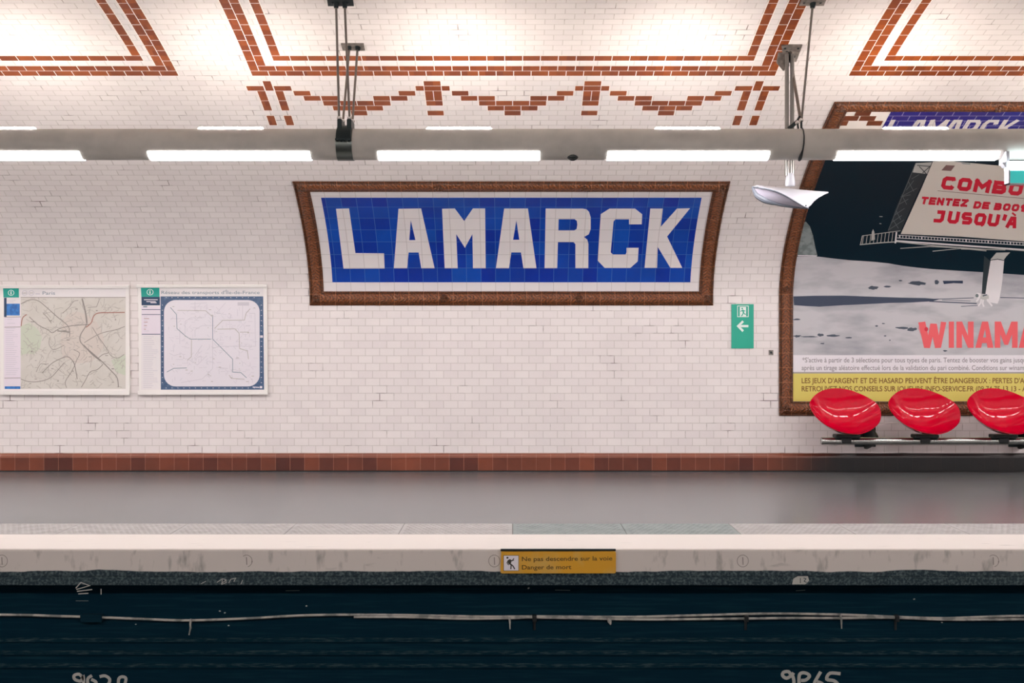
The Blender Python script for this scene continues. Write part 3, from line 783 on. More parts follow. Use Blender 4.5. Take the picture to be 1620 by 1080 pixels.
pr_shape(z9([(1350, 60), (1392, 95), (1362, 320), (1333, 318)]), night_truss, 2)
pr_shape(z9([(1395, 80), (1485, 85), (1470, 250), (1452, 352), (1440, 385), (1370, 372), (1358, 318), (1372, 220)]), post_white, 3)
pr_shape(z9([(1392, 84), (1432, 38), (1525, 36), (1500, 62), (1484, 84)]), strut_white, 4)
pr_line(z9([(1392, 88), (1440, 82), (1484, 90)]), 1.2, night_truss, 5)
# walking figure in a pale suit at the foot of the post
pr_shape(ell(1547, 467.5, 5, 4.6, jag=.06), post_white, 5); pr_shape(ell(1545, 467.5, 2.6, 3), strut_dim, 6)
pr_shape(ell(1557, 470, 7.5, 4.6, jag=.1), strut_white, 5)
for l in ([(1552, 473), (1551, 479), (1547, 484)], [(1555, 474), (1554, 480), (1556, 485)], [(1561, 473), (1565, 479), (1569, 484)], [(1548, 472), (1544, 477)]): pr_line(l, 2.6, post_white, 5)
pr_line([(1554, 468), (1561, 466)], 1.8, moon_dark, 6)
mb.build('moonscape_print', poster)
# red lettering on the drawn billboard
mb = MB()
def quad_word(letters, m, w, lay):
    for ch, q in letters: block(mb, ch, z10(q), w, m, .004 + .0009 * lay)
def slant_word(txt, x0, y0, adv, wd, ht, lean, fall, m, w, lay, skip=' '):
    """letters marching along a falling base line, leaning right (zoomed print units)"""
    x = x0
    for ch in txt:
        a = adv
        if ch == "'": a = adv * .45
        elif ch == ' ': a = adv * .62
        elif ch == 'M': a = adv * 1.16
        if ch != ' ':
            ww = wd * (1.2 if ch == 'M' else .5 if ch == "'" else 1)
            y = y0 + (x - x0) * fall
            block(mb, ch, z10([(x + lean, y - ht), (x + lean + ww, y - ht + ww * fall), (x + ww, y + ww * fall), (x, y)]), w, m, .004 + .0009 * lay)
        x += a
slant_word('COMBO', 852, 277, 148, 124, 118, 30, .085, red_ink, 6.4, 4)
pr2 = lambda l, w: stroke(mb, z10(l), w, logo_brown, .0078, sub=9.)
pr2([(828, 293), (1640, 366)], .8)
slant_word('TENTEZ', 668, 415, 73, 62, 68, 20, .062, red_ink, 3.7, 4)
slant_word('DE', 1150, 455, 78, 66, 66, 20, .06, red_ink, 3.7, 4)
slant_word('BOOSTER', 1338, 470, 80, 66, 66, 20, .06, red_ink, 3.8, 4)
slant_word("JUSQU'", 788, 582, 122, 104, 112, 24, .07, red_ink, 5.8, 4)
slant_word('A', 1446, 632, 120, 96, 104, 30, .06, red_ink, 5.6, 4)
block(mb, '`', z10([(1476, 528), (1572, 532), (1542, 640), (1446, 632)]), 3, red_ink, .0076)
mb.build('headline_lettering', poster)
mb = MB()
A_out = [(1290, 682), (1335, 505), (1375, 505), (1412, 682), (1372, 682), (1366, 650), (1335, 650), (1329, 682)]; A_in = [(1355, 556), (1363, 612), (1342, 612)]
for lp in ([[(905, 511), (952, 505), (972, 596), (986, 518), (1030, 520), (1044, 598), (1058, 505), (1094, 510), (1058, 682), (1018, 684), (1002, 608), (984, 684), (944, 682)]],
           [rect(1111, 505, 1146, 682)],
           [[(1162, 682), (1162, 505), (1200, 505), (1240, 600), (1240, 505), (1278, 505), (1278, 682), (1240, 682), (1200, 588), (1200, 682)]],
           [A_out, A_in],
           [[(1420, 682), (1420, 505), (1462, 505), (1497, 600), (1532, 505), (1575, 505), (1575, 682), (1537, 682), (1537, 592), (1510, 662), (1486, 662), (1458, 592), (1458, 682)]],
           [[(x + 292, y) for x, y in A_out], [(x + 292, y) for x, y in A_in]],
           [[(1712, 505), (1755, 505), (1775, 560), (1795, 505), (1836, 505), (1800, 592), (1838, 682), (1796, 682), (1775, 628), (1752, 682), (1710, 682), (1750, 592)]]):
    shape(mb, [z9(l) for l in lp], spray_red, .0076)
for e in ((1459, 520, 6, 9), (1462, 535, 4, 8)): shape(mb, [ell(*e, jag=.15)], spray_soft, .0062)
shape(mb, [ell(1465, 520.6, 3, 3.4)], red_ink, .0085)
mb.build('sprayed_lettering', poster)
mb = MB()
shape(mb, [[(edge_px(562), 561.5), (XR, 561.5), (XR, 589.5), (edge_px(589), 589.5)]], legal_white, .0058); shape(mb, [[(edge_px(588), 588.2), (XR, 588.2), (XR, 590.6), (edge_px(590), 590.6)]], rule_grey, .0064)
strip_o = mb.build('legal_strip', poster)
mb = MB()
text(mb, "*S'active à partir de 3 sélections pour tous types de paris. Tentez de booster vos gains jusqu", 1269, 1622, 573, 8., legal_grey, .007, bold=.006)
mb.build('small_print_line', poster); mb = MB()
text(mb, "après un tirage aléatoire effectué lors de la validation du pari combiné. Conditions sur winama", 1268, 1624, 585.2, 8., legal_grey, .007, bold=.006)
mb.build('small_print_line', poster)
mb = MB(); shape(mb, [[(edge_px(590), 590.4), (XR, 590.4), (XR, 634.5), (edge_px(634), 634.5)]], warn_yellow, .0058); mb.build('warning_strip', poster)
mb = MB()
text(mb, "LES JEUX D'ARGENT ET DE HASARD PEUVENT ÊTRE DANGEREUX : PERTES D'ARG", 1268, 1633, 605.8, 8.4, warm_ink, .007, bold=.018)
mb.build('warning_line', poster); mb = MB()
text(mb, "RETROUVEZ NOS CONSEILS SUR JOUEURS-INFO-SERVICE.FR (09 74 75 13 13 - APPEL", 1268, 1644, 618.6, 8.4, warm_ink, .007, bold=.018)
mb.build('warning_line', poster)

# ------------------------------------------------------------------ two transport maps
def zm1(l): return [(x / 5.4, 440 + y / 5.4) for x, y in l]
def zm2(l): return [(210 + x / 5.4, 440 + y / 5.4) for x, y in l]
def board(label, cx, z, out, rail_t, rail_b, name='wall_map'):
    o = thing(name, (x_of(cx, 620), YW - .03, z), label, 'map', 'transport maps on the wall')
    mb = MB(); shape(mb, [out], board_white, .030, base=.002); mb.build('back_board', o)
    mb = MB(); shape(mb, [rail_t], board_white, .046, base=.028); mb.build('top_rail', o, bevel=.006)
    mb = MB(); shape(mb, [rail_b], board_white, .05, base=.028); mb.build('bottom_rail', o, bevel=.008)
    return o
m1 = board('wall map headed Paris with beige street plan and green park, leftmost', 104, 1.7,
           zm1([(5, 62), (1108, 62), (1116, 985), (14, 985)]), zm1([(2, 52), (1112, 52), (1112, 80), (2, 80)]), zm1([(12, 955), (1118, 955), (1120, 996), (14, 994)]))
OB = .031
mb = MB(); S = lambda l, m, k: shape(mb, [zm1(l)], m, OB + .0007 * k)
T = lambda l, w, m, k=5, sm=True: stroke(mb, smoothline(zm1(l), 5) if sm else zm1(l), w, m, OB + .0007 * k)
S(rect(40, 82, 1082, 945), sheet_white, 1)
S(rect(48, 330, 190, 945), sheet_lilac, 2)
S(rect(188, 164, 1082, 943), map_beige, 2)
S([(188, 410), (260, 380), (330, 430), (370, 500), (352, 600), (300, 650), (240, 640), (188, 660)], map_green, 3)
S([(960, 700), (1082, 650), (1082, 830), (1000, 800)], map_green, 3)
S(ell(700, 520, 190, 230, jag=.12), map_pink, 3)
S(rect(46, 168, 68, 330), navy_dark, 3); S(rect(68, 218, 180, 318), map_blue, 3); S(rect(52, 922, 186, 944), map_blue, 3)
for y in (332, 418, 852): T([(50, y), (188, y - 2)], .9, map_line, 4, False)
T([(188, 164), (1082, 164)], 1., map_line, 4, False)
for l, w, mm in (
    ([(712, 175), (735, 260), (752, 350), (748, 400), (700, 480), (694, 530), (720, 570), (800, 640), (880, 710), (960, 790), (1010, 850), (1022, 930)], 1.5, map_line),
    ([(712, 175), (740, 290), (752, 385)], 2.2, map_line), ([(725, 570), (800, 650), (870, 705)], 1.9, map_line),
    ([(1075, 292), (960, 294), (850, 298), (810, 325), (790, 380), (745, 420)], 1.5, map_red), ([(192, 410), (205, 340), (240, 310)], 1.5, map_red),
    ([(190, 220), (270, 185), (340, 195), (410, 250), (500, 330), (580, 395), (605, 440), (605, 500)], 1.2, map_line),
    ([(262, 330), (340, 400), (420, 440), (460, 465), (520, 430), (610, 408), (700, 400), (780, 395)], 1.2, map_line),
    ([(500, 450), (560, 455), (605, 460)], 1.8, map_line), ([(380, 300), (420, 340), (450, 385)], 1., map_line),
    ([(370, 810), (450, 730), (520, 690), (590, 670), (640, 720), (660, 800), (670, 860)], 1.2, map_line),
    ([(190, 860), (260, 882), (350, 880), (440, 850), (500, 790), (560, 720)], 1.1, map_line),
    ([(545, 300), (600, 250), (640, 200), (680, 190)], .9, map_line), ([(835, 245), (860, 180)], .9, map_line), ([(760, 250), (835, 245)], .8, map_line),
    ([(800, 420), (850, 500), (900, 570), (935, 632), (890, 650), (850, 680)], 1., map_line), ([(730, 550), (830, 490), (900, 462), (1000, 440), (1075, 412)], 1., map_line),
    ([(935, 632), (970, 670), (1020, 680), (1070, 650)], .9, map_line), ([(890, 735), (840, 780), (780, 800), (740, 870), (705, 930)], 1., map_line),
    ([(650, 740), (620, 800), (570, 880), (580, 935)], .9, map_line), ([(640, 610), (690, 640), (665, 700), (650, 740)], .9, map_line),
    ([(440, 500), (430, 560), (470, 610), (560, 570)], .8, map_line), ([(320, 800), (360, 730), (410, 740)], .8, map_line)):
    T(l, w, mm)
rnd = random.Random(3)
for i in range(300):
    x, y = rnd.uniform(200, 1060), rnd.uniform(175, 930); a = rnd.uniform(0, 6.28); r_ = rnd.uniform(20, 60)
    l = [(x, y)]
    for j in range(3):
        a += rnd.uniform(-.7, .7); x += math.cos(a) * r_ / 2; y += math.sin(a) * r_ / 2
        l.append((min(max(x, 192), 1078), min(max(y, 170), 938)))
    T(l, rnd.choice((.5, .6, .8)), map_thin, 4)
for i in range(46):
    x, y = rnd.uniform(200, 1040), rnd.uniform(172, 930); S(rect(x, y, x + rnd.uniform(6, 30), y + rnd.uniform(4, 8)), rnd.choice((map_line, map_thin)), 6)
for i in range(24): T([(60, 430 + i * 17), (60 + rnd.uniform(60, 118), 430 + i * 17)], .7, map_faint, 3, False)
for y in (190, 204, 350, 385): T([(74, y), (74 + rnd.uniform(40, 90), y)], .8, map_faint, 4, False)
mb.build('printed_sheet', m1)
mb = MB(); shape(mb, [zm1([(38, 80), (172, 80), (174, 166), (42, 166)])], map_teal, OB + .003)
def badge(mb, P, cx, cy, r):
    shape(mb, [P([(cx + r * math.cos(t), cy + r * math.sin(t)) for t in np.linspace(0, 2 * math.pi, 22)[:-1]])[::1]], exit_white, OB + .0037)
    shape(mb, [P([(cx + r * .8 * math.cos(t), cy + r * .8 * math.sin(t)) for t in np.linspace(0, 2 * math.pi, 22)[:-1]])], map_teal, OB + .0044)
    shape(mb, [P(rect(cx - 5, cy - 6, cx + 5, cy + r * .55))], exit_white, OB + .0051)
    shape(mb, [P(rect(cx - 5, cy - r * .6, cx + 5, cy - r * .3))], exit_white, OB + .0051)
badge(mb, zm1, 107, 122, 27); mb.build('information_badge', m1)
mb = MB()
text(mb, 'Paris', 375 / 5.4, 481 / 5.4, 440 + 140 / 5.4, 33 / 5.4, title_grey, OB + .003, bold=.002)
for cx in (222, 280): stroke(mb, zm1([(cx + 22 * math.cos(t), 124 + 22 * math.sin(t)) for t in np.linspace(0, 6.283, 16)]), .9, map_faint, OB + .003)
text(mb, 'RER', 204 / 5.4, 240 / 5.4, 440 + 132 / 5.4, 14 / 5.4, map_thin, OB + .003)
text(mb, 'M', 270 / 5.4, 290 / 5.4, 440 + 133 / 5.4, 17 / 5.4, map_thin, OB + .003)
stroke(mb, zm1([(315, 132), (352, 132)]), 1.6, map_faint, OB + .003)
mb.build('title_lettering', m1)

m2 = board('wall map of the regional transport network within a dark blue border', 322, 1.7,
           zm2([(52, 62), (1150, 62), (1158, 985), (62, 985)]), zm2([(42, 48), (1155, 48), (1155, 75), (42, 75)]), zm2([(55, 960), (1160, 956), (1162, 992), (57, 994)]))
mb = MB(); S = lambda l, m, k: shape(mb, [zm2(l)], m, OB + .0007 * k)
T = lambda l, w, m, k=4, sm=False: stroke(mb, smoothline(zm2(l), 5) if sm else zm2(l), w, m, OB + .0007 * k)
S(rect(80, 78, 1122, 950), sheet_white, 1)
S(rect(84, 240, 245, 480), sheet_lilac, 2)
S([(245, 155), (1120, 155), (1128, 950), (248, 950)], navy, 2)
rr = []
for cx, cy, a0 in ((990, 285, -90), (990, 825, 0), (375, 825, 90), (375, 285, 180)):
    rr += [(cx + 100 * math.cos(R(a0 + 90 * j / 8)), cy + 98 * math.sin(R(a0 + 90 * j / 8))) for j in range(9)]
S(rr, map_pale, 3)
S([(82, 160), (240, 160), (240, 232), (84, 232)], navy_dark, 2)
for y, w in ((268, .9), (310, .9), (478, 1.)): T([(86, y), (244, y)], w, navy_dark)
for l, w in (([(330, 250), (382, 310), (386, 430), (460, 495), (500, 520), (680, 520)], 1.), ([(690, 320), (690, 520), (860, 690), (860, 800), (930, 805), (980, 850)], 1.), ([(510, 525), (508, 670), (475, 700)], .9),
             ([(300, 800), (360, 768), (470, 765)], 1.), ([(705, 430), (775, 360), (960, 358), (975, 300), (1010, 260)], .9), ([(730, 435), (880, 432), (915, 470), (920, 600), (985, 620), (995, 690)], .9), ([(390, 275), (630, 278), (690, 330)], .8),
             ([(830, 825), (850, 855), (960, 860)], .8), ([(920, 460), (1000, 460)], .8)): T(l, w, map_thin if w < 1 else title_grey)
for l in ([(330, 345), (450, 345)], [(455, 480), (455, 370), (500, 340), (620, 335)], [(540, 500), (540, 440), (600, 405), (680, 405)], [(690, 520), (690, 770), (600, 860), (420, 890)], [(720, 300), (800, 210)], [(640, 220), (640, 290), (690, 330)], [(540, 200), (540, 280)], [(945, 360), (945, 220)],
          [(1000, 300), (1050, 300), (1055, 580), (720, 580)], [(480, 690), (560, 740), (640, 660)], [(600, 570), (540, 660)], [(690, 600), (760, 580)], [(320, 640), (360, 660), (430, 640)], [(410, 420), (410, 560)], [(720, 760), (820, 770)], [(500, 220), (640, 210)]): T(l, .7, map_faint)
for i in range(260):
    x, y = rnd.uniform(310, 1040), rnd.uniform(240, 880); dx, dy = rnd.choice(((30, 0), (0, 30), (22, 22), (22, -22), (40, 0))); T([(x, y), (min(x + dx, 1080), min(y + dy, 905))], .55, map_faint)
for i in range(34):
    x, y = rnd.uniform(330, 1040), rnd.uniform(220, 880); S(rect(x, y, x + rnd.uniform(6, 22), y + 5), map_thin, 4)
S(rect(902, 205, 1000, 235), map_faint, 4)
for i in range(28): T([(98, 500 + i * 16), (98 + rnd.uniform(70, 132), 500 + i * 16)], .7, map_faint, 3)
for i in range(9): T([(104, 330 + i * 15), (104 + rnd.uniform(14, 50), 330 + i * 15)], .8, map_red if i % 2 else map_faint, 4)
for y, a, q in ((184, 105, 222), (200, 125, 205), (210, 160, 212)): T([(a, y), (q, y)], 1.2, map_pale, 4)
S(rect(98, 238, 132, 250), title_grey, 4)
for i in range(16):
    T([(258, 230 + i * 44), (266, 230 + i * 44)], .8, map_pale, 4); T([(1100, 230 + i * 44), (1110, 230 + i * 44)], .8, map_pale, 4); T([(290 + i * 50, 166), (298 + i * 50, 166)], .8, map_pale, 4); T([(290 + i * 50, 936), (298 + i * 50, 936)], .8, map_pale, 4)
S(rect(1094, 488, 1118, 508), map_pale, 4); S(rect(1092, 920, 1112, 938), map_pale, 4); T([(1030, 928), (1088, 931)], 1.4, map_pale, 4)
mb.build('printed_sheet', m2)
mb = MB(); shape(mb, [zm2([(78, 76), (235, 76), (238, 160), (82, 160)])], map_teal, OB + .003); badge(mb, zm2, 157, 116, 29); mb.build('information_badge', m2)
mb = MB(); text(mb, "Réseau des transports d'Île-de-France", 210 + 253 / 5.4, 210 + 1090 / 5.4, 440 + 134 / 5.4, 32 / 5.4, title_grey, OB + .003, bold=.002)
mb.build('title_lettering', m2)

# ------------------------------------------------------------------ emergency exit sign and small plate
ex = thing('exit_sign', (x_of(1174, 515), YW - .01, 1.55), 'upright green exit sign with running figure and left arrow', 'sign')
mb = MB(); shape(mb, [rect(1157, 481, 1192, 551)], exit_green, .010, base=.001); mb.build('sign_panel', ex)
def zx(l): return [(1120 + x / 6, 400 + y / 6) for x, y in l]
mb = MB()
shape(mb, [zx(rect(276, 500, 384, 608)), zx(rect(282, 506, 378, 602))[::-1]], exit_white, .0115)
shape(mb, [zx(rect(300, 512, 360, 604))], exit_white, .0115)
mb.build('door_symbol', ex)
mb = MB()
shape(mb, [zx(ell(323, 528, 7, 8))], exit_green, .013)
for l, w in (([(326, 540), (336, 568)], 2.4), ([(326, 542), (306, 556)], 1.2), ([(328, 542), (346, 552), (352, 548)], 1.2), ([(334, 566), (326, 586), (314, 600)], 1.5), ([(336, 566), (346, 580), (358, 582)], 1.5)): stroke(mb, zx(l), w, exit_green, .013)
mb.build('running_figure', ex)
mb = MB()
stroke(mb, zx([(382, 694), (292, 694)]), 3.6, exit_white, .0115)
stroke(mb, zx([(332, 648), (285, 694), (332, 742)]), 3.6, exit_white, .0118)
mb.build('arrow', ex)
wp = MB(); shape(wp, [rect(1215.8, 553.6, 1223.2, 561.4)], plate_steel, .008, base=.001); shape(wp, [ell(1219.5, 557.5, 1.8, 1.8, 10)], dark_steel, .010)
o = wp.build('wall_plate'); tag(o, 'tiny square grey metal plate on white tiles left of the poster frame', 'plate')

# ------------------------------------------------------------------ suspended lighting tubes
TY, TR = 8.8, .118
TZ = H + 311.5 / F * TY
PITCH = 360.4 / F * TY
LC = (726.5 - 810) / F * TY
LL = 253 / F * TY
def light_tube(Yc, label, low_m=lamp_low, up_m=lamp_up, side=1):
    o = thing('lighting_tube', (0, Yc, TZ), label, 'light')
    seg = 40
    prof = [(Yc + TR * math.cos(2 * math.pi * k / seg), TZ + TR * math.sin(2 * math.pi * k / seg)) for k in range(seg)]
    h = MB().extrude_x(prof, -XE + .01, XE - .01, tube_grey, seg=1).build('housing', o, smooth=True)
    i0 = int((-XE - LC) / PITCH) - 1
    first = None
    for i in range(i0, i0 + 24):
        c = LC + i * PITCH
        if c - LL / 2 < -XE + .05 or c + LL / 2 > XE - .05: continue
        if first is None:
            mb = MB()
            p = [((TR + .004) * math.cos(t), (TR + .004) * math.sin(t)) for t in np.linspace(R(216), R(324), 14)] + [(.08, -.06), (-.08, -.06)]
            mb.extrude_x([(Yc + a, TZ + q) for a, q in p], c - LL / 2, c + LL / 2, low_m)
            low = mb.build('lamp_diffuser', o)
            mb = MB(); n = 12
            p = [(side * (TR + .014) * math.cos(t), (TR + .014) * math.sin(t)) for t in np.linspace(R(2), R(102), n)]
            p += [(side * (TR - .02) * math.cos(t), (TR - .02) * math.sin(t)) for t in (R(102), R(2))]
            vs = []
            for x, sc_ in ((c - .25, .0), (c - .235, 1), (c + .235, 1), (c + .25, .0)):
                for a, q in p:
                    rad = math.hypot(a, q); rad = rad if rad < TR else TR - .002 + (rad - TR + .002) * (sc_ if sc_ else .15)
                    an = math.atan2(q, a); vs.append((x, Yc + rad * math.cos(an), TZ + rad * math.sin(an)))
            k = len(p); fs = [(j * k + i2, j * k + (i2 + 1) % k, (j + 1) * k + (i2 + 1) % k, (j + 1) * k + i2) for j in range(3) for i2 in range(k)] + [tuple(range(k)), tuple(range(3 * k, 4 * k))]
            up = mb.add(vs, fs, up_m).build('uplight_diffuser', o)
            first = (c, low, up)
        else:
            for q in first[1:]:
                d = q.copy(); col.objects.link(d); d.location.x += c - first[0]
    return o
light_tube(TY, 'long grey lighting tube hung below the vault with glowing white lamp strips')
light_tube(2 * YC - TY, 'matching grey lighting tube hung over the near platform', lamp_low_b, lamp_up_b, -1)

# rod hanger with clamp
def rod(a, b_, r=.009, m=rod_steel):
    return MB().tube([a, b_], r, m, 8)
def plate_on_vault(mb, pts, m, off=.012): shape(mb, [pts], m, off, base=.001)
hg = thing('tube_hanger', ((543 - 810) / F * TY, TY, TZ), 'dark rod hanger clamping the lighting tube above the name panel', 'hanger', 'hangers of the lighting tube')
xc = (543.5 - 810) / F * (TY - TR); hw = 12.5 / F * TY
mb = MB(); seg = 36
pr = [(TY + rr_ * math.cos(t), TZ + rr_ * math.sin(t)) for rr_, ts in (((TR + .007), np.linspace(0, 2 * math.pi, seg + 1)[:-1]),) for t in ts]
mb.extrude_x(pr, xc - hw, xc + hw, band_steel); mb.build('clamp_band', hg, smooth=True)
mb = MB()
tt = np.linspace(R(62), R(170), 14)
pr = [(TY + (TR + .026) * math.cos(t), TZ + (TR + .026) * math.sin(t)) for t in tt] + [(TY + (TR + .006) * math.cos(t), TZ + (TR + .006) * math.sin(t)) for t in tt[::-1]]
mb.extrude_x(pr, xc - hw * .92, xc + hw * .92, dark_steel)
zb = at(540, 221, TY - TR).z
mb.box(xc - hw, xc + hw, TY - TR - .03, TY - TR + .02, zb - .008, zb + .008, dark_steel)
for k in range(4): mb.ball((xc + hw * (-.7 + .46 * k), TY - TR - .026, zb - .012), .009, dark_steel, 8)
mb.build('saddle', hg, bevel=.003)
for px in (540, 555):
    x = (px - 810) / F * TY
    mb = MB(); mb.box(x - .018, x + .018, TY - .10, TY + .07, TZ + TR - .045, TZ + TR + .058, dark_steel); mb.build('lug', hg, bevel=.006)
def end(px, py, Y): return at(px, py, Y)
yt0, yt1 = yz(s_of(6))[0], yz(s_of(74))[0]
for (a, q, Yt, Yb) in (((531.8, 12), (536.5, 187), yt0 - .03, TY - .06), ((545.6, 12), (553, 187), yt0 - .03, TY - .06), ((552.5, 78), (542.6, 192), yt1 - .02, TY + .05), ((565.5, 78), (557.6, 192), yt1 - .02, TY + .05)):
    r_ = rod(at(*a, Yt), at(*q, Yb)).build('rod', hg)
    MB().ball(at(*q, Yb), .019, bright_steel, 10).tube([at(*q, Yb), at(q[0], q[1] + 4, Yb)], .008, dark_steel, 8).build('rod_end', r_)
    MB().tube([at(a[0], a[1] + 1, Yt), at(a[0], a[1] - 9, Yt)], [.016, .024], dark_steel, 8).build('rod_head', r_)
mb = MB(); plate_on_vault(mb, [(519, 7.5), (560, 7.5), (557, -12), (516, -12)], dark_steel)
for px in (527, 549): mb.ball(at(px, 3, yt0 - .03), .02, dark_steel, 8)
mb.build('ceiling_plate', hg)
mb = MB(); plate_on_vault(mb, [(539.5, 68), (575.5, 68), (577.5, 78.3), (542.3, 78.3)], plate_steel)
for px in (551, 568): mb.tube([at(px, 72, yt1 - .01), at(px - 1.5, 79, yt1 - .03)], .016, dark_steel, 8)
mb.build('ceiling_plate', hg)

hr = thing('tube_hanger', ((1268 - 810) / F * TY, TY, TZ), 'slim steel rod hanger of the lighting tube beside the twin pole at right', 'hanger', 'hangers of the lighting tube')
r_ = rod(at(1285.3, 12, yt0 - .03), at(1268, 190, TY - .04)).build('rod', hr)
MB().ball(at(1267.5, 190, TY - .04), .018, bright_steel, 10).tube([at(1267.5, 190, TY - .04), at(1267.8, 203, TY - .03)], .009, dark_steel, 8).build('rod_end', r_)
MB().tube([at(1285.3, 13, yt0 - .03), at(1286.5, 2, yt0 - .03)], [.017, .026], dark_steel, 8).build('rod_head', r_)
mb = MB(); plate_on_vault(mb, [(1264, 7.), (1303, 7.), (1311, -12), (1272, -12)], plate_steel)
for px in (1272, 1298): mb.ball(at(px, 2, yt0 - .03), .02, dark_steel, 8)
mb.build('ceiling_plate', hr)
Yr = yz(s_of(78))[0]
r2 = MB().tube([at(1250, 82, Yr - .03), at(1255, 120, Yr - .1), at(1266, 186, TY + .16)], .013, rod_steel, 8).build('rod', hr)
MB().tube([at(1266, 185, TY + .16), at(1263, 191, TY + .15), at(1248, 203, TY + .13)], .016, dark_steel, 8).build('rod_hook', r2)
MB().ball(at(1261.5, 194, TY + .06), .018, bright_steel, 10).tube([at(1261.5, 194, TY + .06), at(1263, 204, TY + .03)], .008, dark_steel, 8).build('rod_end', r2)
def on_tube(px, ang, dr=.006):
    Y = TY + (TR + dr) * math.cos(R(ang)); return Vector(((px - 810) / F * Y, Y, TZ + (TR + dr) * math.sin(R(ang))))
mb = MB(); mb.tube([on_tube(p, a) for p, a in ((1267.5, 95), (1269.5, 112), (1271.3, 135), (1272.2, 160), (1271.8, 185), (1270.3, 208), (1267.5, 230), (1266, 245), (1264.5, 262))], [.004, .005, .005, .005, .006, .006, .012, .015, .010], black_block, 8)
wr = mb.build('tie_strap', hr, smooth=True)

# dark dome under the tube
o = MB().ball(on_tube(906, 246, -.012), .044, dark_dome, 20, (1, .8, .8)).build('ceiling_dome', smooth=True)
tag(o, 'small dark round dome under the lighting tube, above the name panel', 'dome')

# ------------------------------------------------------------------ leaf shaped lamp on a twin pole
PY_ = 9.16
pl = thing('pendant_lamp', (x_of(1249, 80), PY_, 2.63), 'white leaf-shaped pendant fixture on a twin steel pole left of the poster', 'lamp')
px_ = (1249 - 810) / F * PY_
zt_ = at(1249, 96, PY_).z; zb_ = at(1249, 278, PY_).z
for d in (-.021, .021): MB().tube([(px_ + d, PY_, zb_), (px_ + d, PY_, zt_ + .05)], .0165, pole_steel, 12).build('pole', pl, smooth=True)
mb = MB(); mb.tube([at(1250, y, PY_) for y in (274, 280, 286, 291, 294.5)], [.026, .034, .039, .041, .036], white_paint, 16); mb.build('socket', pl, smooth=True)
mb = MB()
plate_on_vault(mb, [(1236, 70), (1269, 70), (1259.5, 95.5), (1240, 95.5)], plate_steel, .014)
for q in ((1242, 76), (1263, 76), (1256, 90)): mb.ball(at(*q, Yr - .04), .012, dark_steel, 8)
gus = [at(*q, Yr - .09) for q in ((1231, 83), (1247, 82), (1249, 104), (1239, 112), (1228, 99))]
gus2 = [p + Vector((.004, .012, 0)) for p in gus]
mb.add(gus + gus2, [(0, 1, 2, 3, 4), (9, 8, 7, 6, 5)] + [(k, (k + 1) % 5, 5 + (k + 1) % 5, 5 + k) for k in range(5)], plate_steel)
mb.tube([at(1244, 84, Yr - .05), at(1250, 88, Yr - .08), at(1252, 98, Yr - .09)], .02, dark_steel, 8)
mb.build('ceiling_bracket', pl)
ridge = [(1191, 296.3, 9.16), (1196, 293.8, 9.2), (1214, 295, 9.24), (1232, 296.6, 9.26), (1250, 298.2, 9.27), (1268, 300, 9.27), (1285, 302, 9.25), (1298, 303.6, 9.21), (1310.5, 305.2, 9.16)]
low = [(1191, 296.5, 9.16), (1200, 296.6, 9.03), (1214, 298.8, 8.99), (1228, 303, 8.96), (1242, 309.5, 8.95), (1254, 316.5, 8.95), (1265, 323, 8.96), (1272, 327.3, 8.98), (1279, 329.3, 9.0)]
right = [(1279, 329.3, 9.0), (1284, 323, 9.0), (1290, 316, 9.02), (1299, 310, 9.07), (1310.5, 305.2, 9.16)]
under = [(1191, 296.6, 9.16), (1194, 304, 9.13), (1199, 311, 9.10), (1210, 317.4, 9.07), (1224, 322.2, 9.05), (1240, 325.8, 9.04), (1256, 328.2, 9.03), (1268, 329.4, 9.02), (1279, 329.6, 9.0)]
def net(mb, A, B_, m, rows=5, bulge=0., bz=0.):
    n = len(A); vs = []
    for r in range(rows + 1):
        t = r / rows; h = 4 * t * (1 - t)
        for a, q in zip(A, B_): vs.append(at(*a[:2], a[2]).lerp(at(*q[:2], q[2]), t) + Vector((0, -bulge * h, bz * h)))
    mb.add(vs, [(r * n + i, r * n + i + 1, (r + 1) * n + i + 1, (r + 1) * n + i) for r in range(rows) for i in range(n - 1)], m)
def resample(l, n):
    P = [Vector(p) for p in l]; d = [0]
    for a, q in zip(P, P[1:]): d.append(d[-1] + (q - a).length)
    return [tuple(np.interp(d[-1] * i / (n - 1), d, [p[k] for p in P]) for k in range(3)) for i in range(n)]
mb = MB(); A_ = resample(ridge, 17); B_ = resample(low[:-1] + right, 17)
net(mb, A_, B_, white_paint, 6, .015, .0)
back = [(p[0] + (0 if 0 < i < 16 else 0), p[1] + 5 * math.sin(math.pi * i / 16), p[2] + .12 * math.sin(math.pi * i / 16)) for i, p in enumerate(A_)]
net(mb, A_, back, white_paint, 3, 0, .01)
net(mb, back, resample(under + right[1:], 17), white_paint, 3)
mb.ball(at(1275, 325.2, 8.965), .007, dark_steel, 8)
mb.build('leaf_shell', pl, smooth=True)
mb = MB(); net(mb, [(a, q, d + .012) for a, q, d in resample(low, 17)], [(a, q, d + .012) for a, q, d in resample(under, 17)], lens_grey, 4, .012)
mb.build('lens', pl, smooth=True)
mb = MB()
mb.tube([at(a, q, d) for a, q, d in resample(low, 20)], .006, grey_trim, 8)
mb.tube([at(a, q - .4, d - .004) for a, q, d in resample(under, 20)], [.012 + .012 * math.sin(math.pi * min(1, i / 9)) if i < 9 else .012 - .0006 * (i - 9) for i in range(20)], grey_trim, 8)
mb.build('seal', pl, smooth=True)

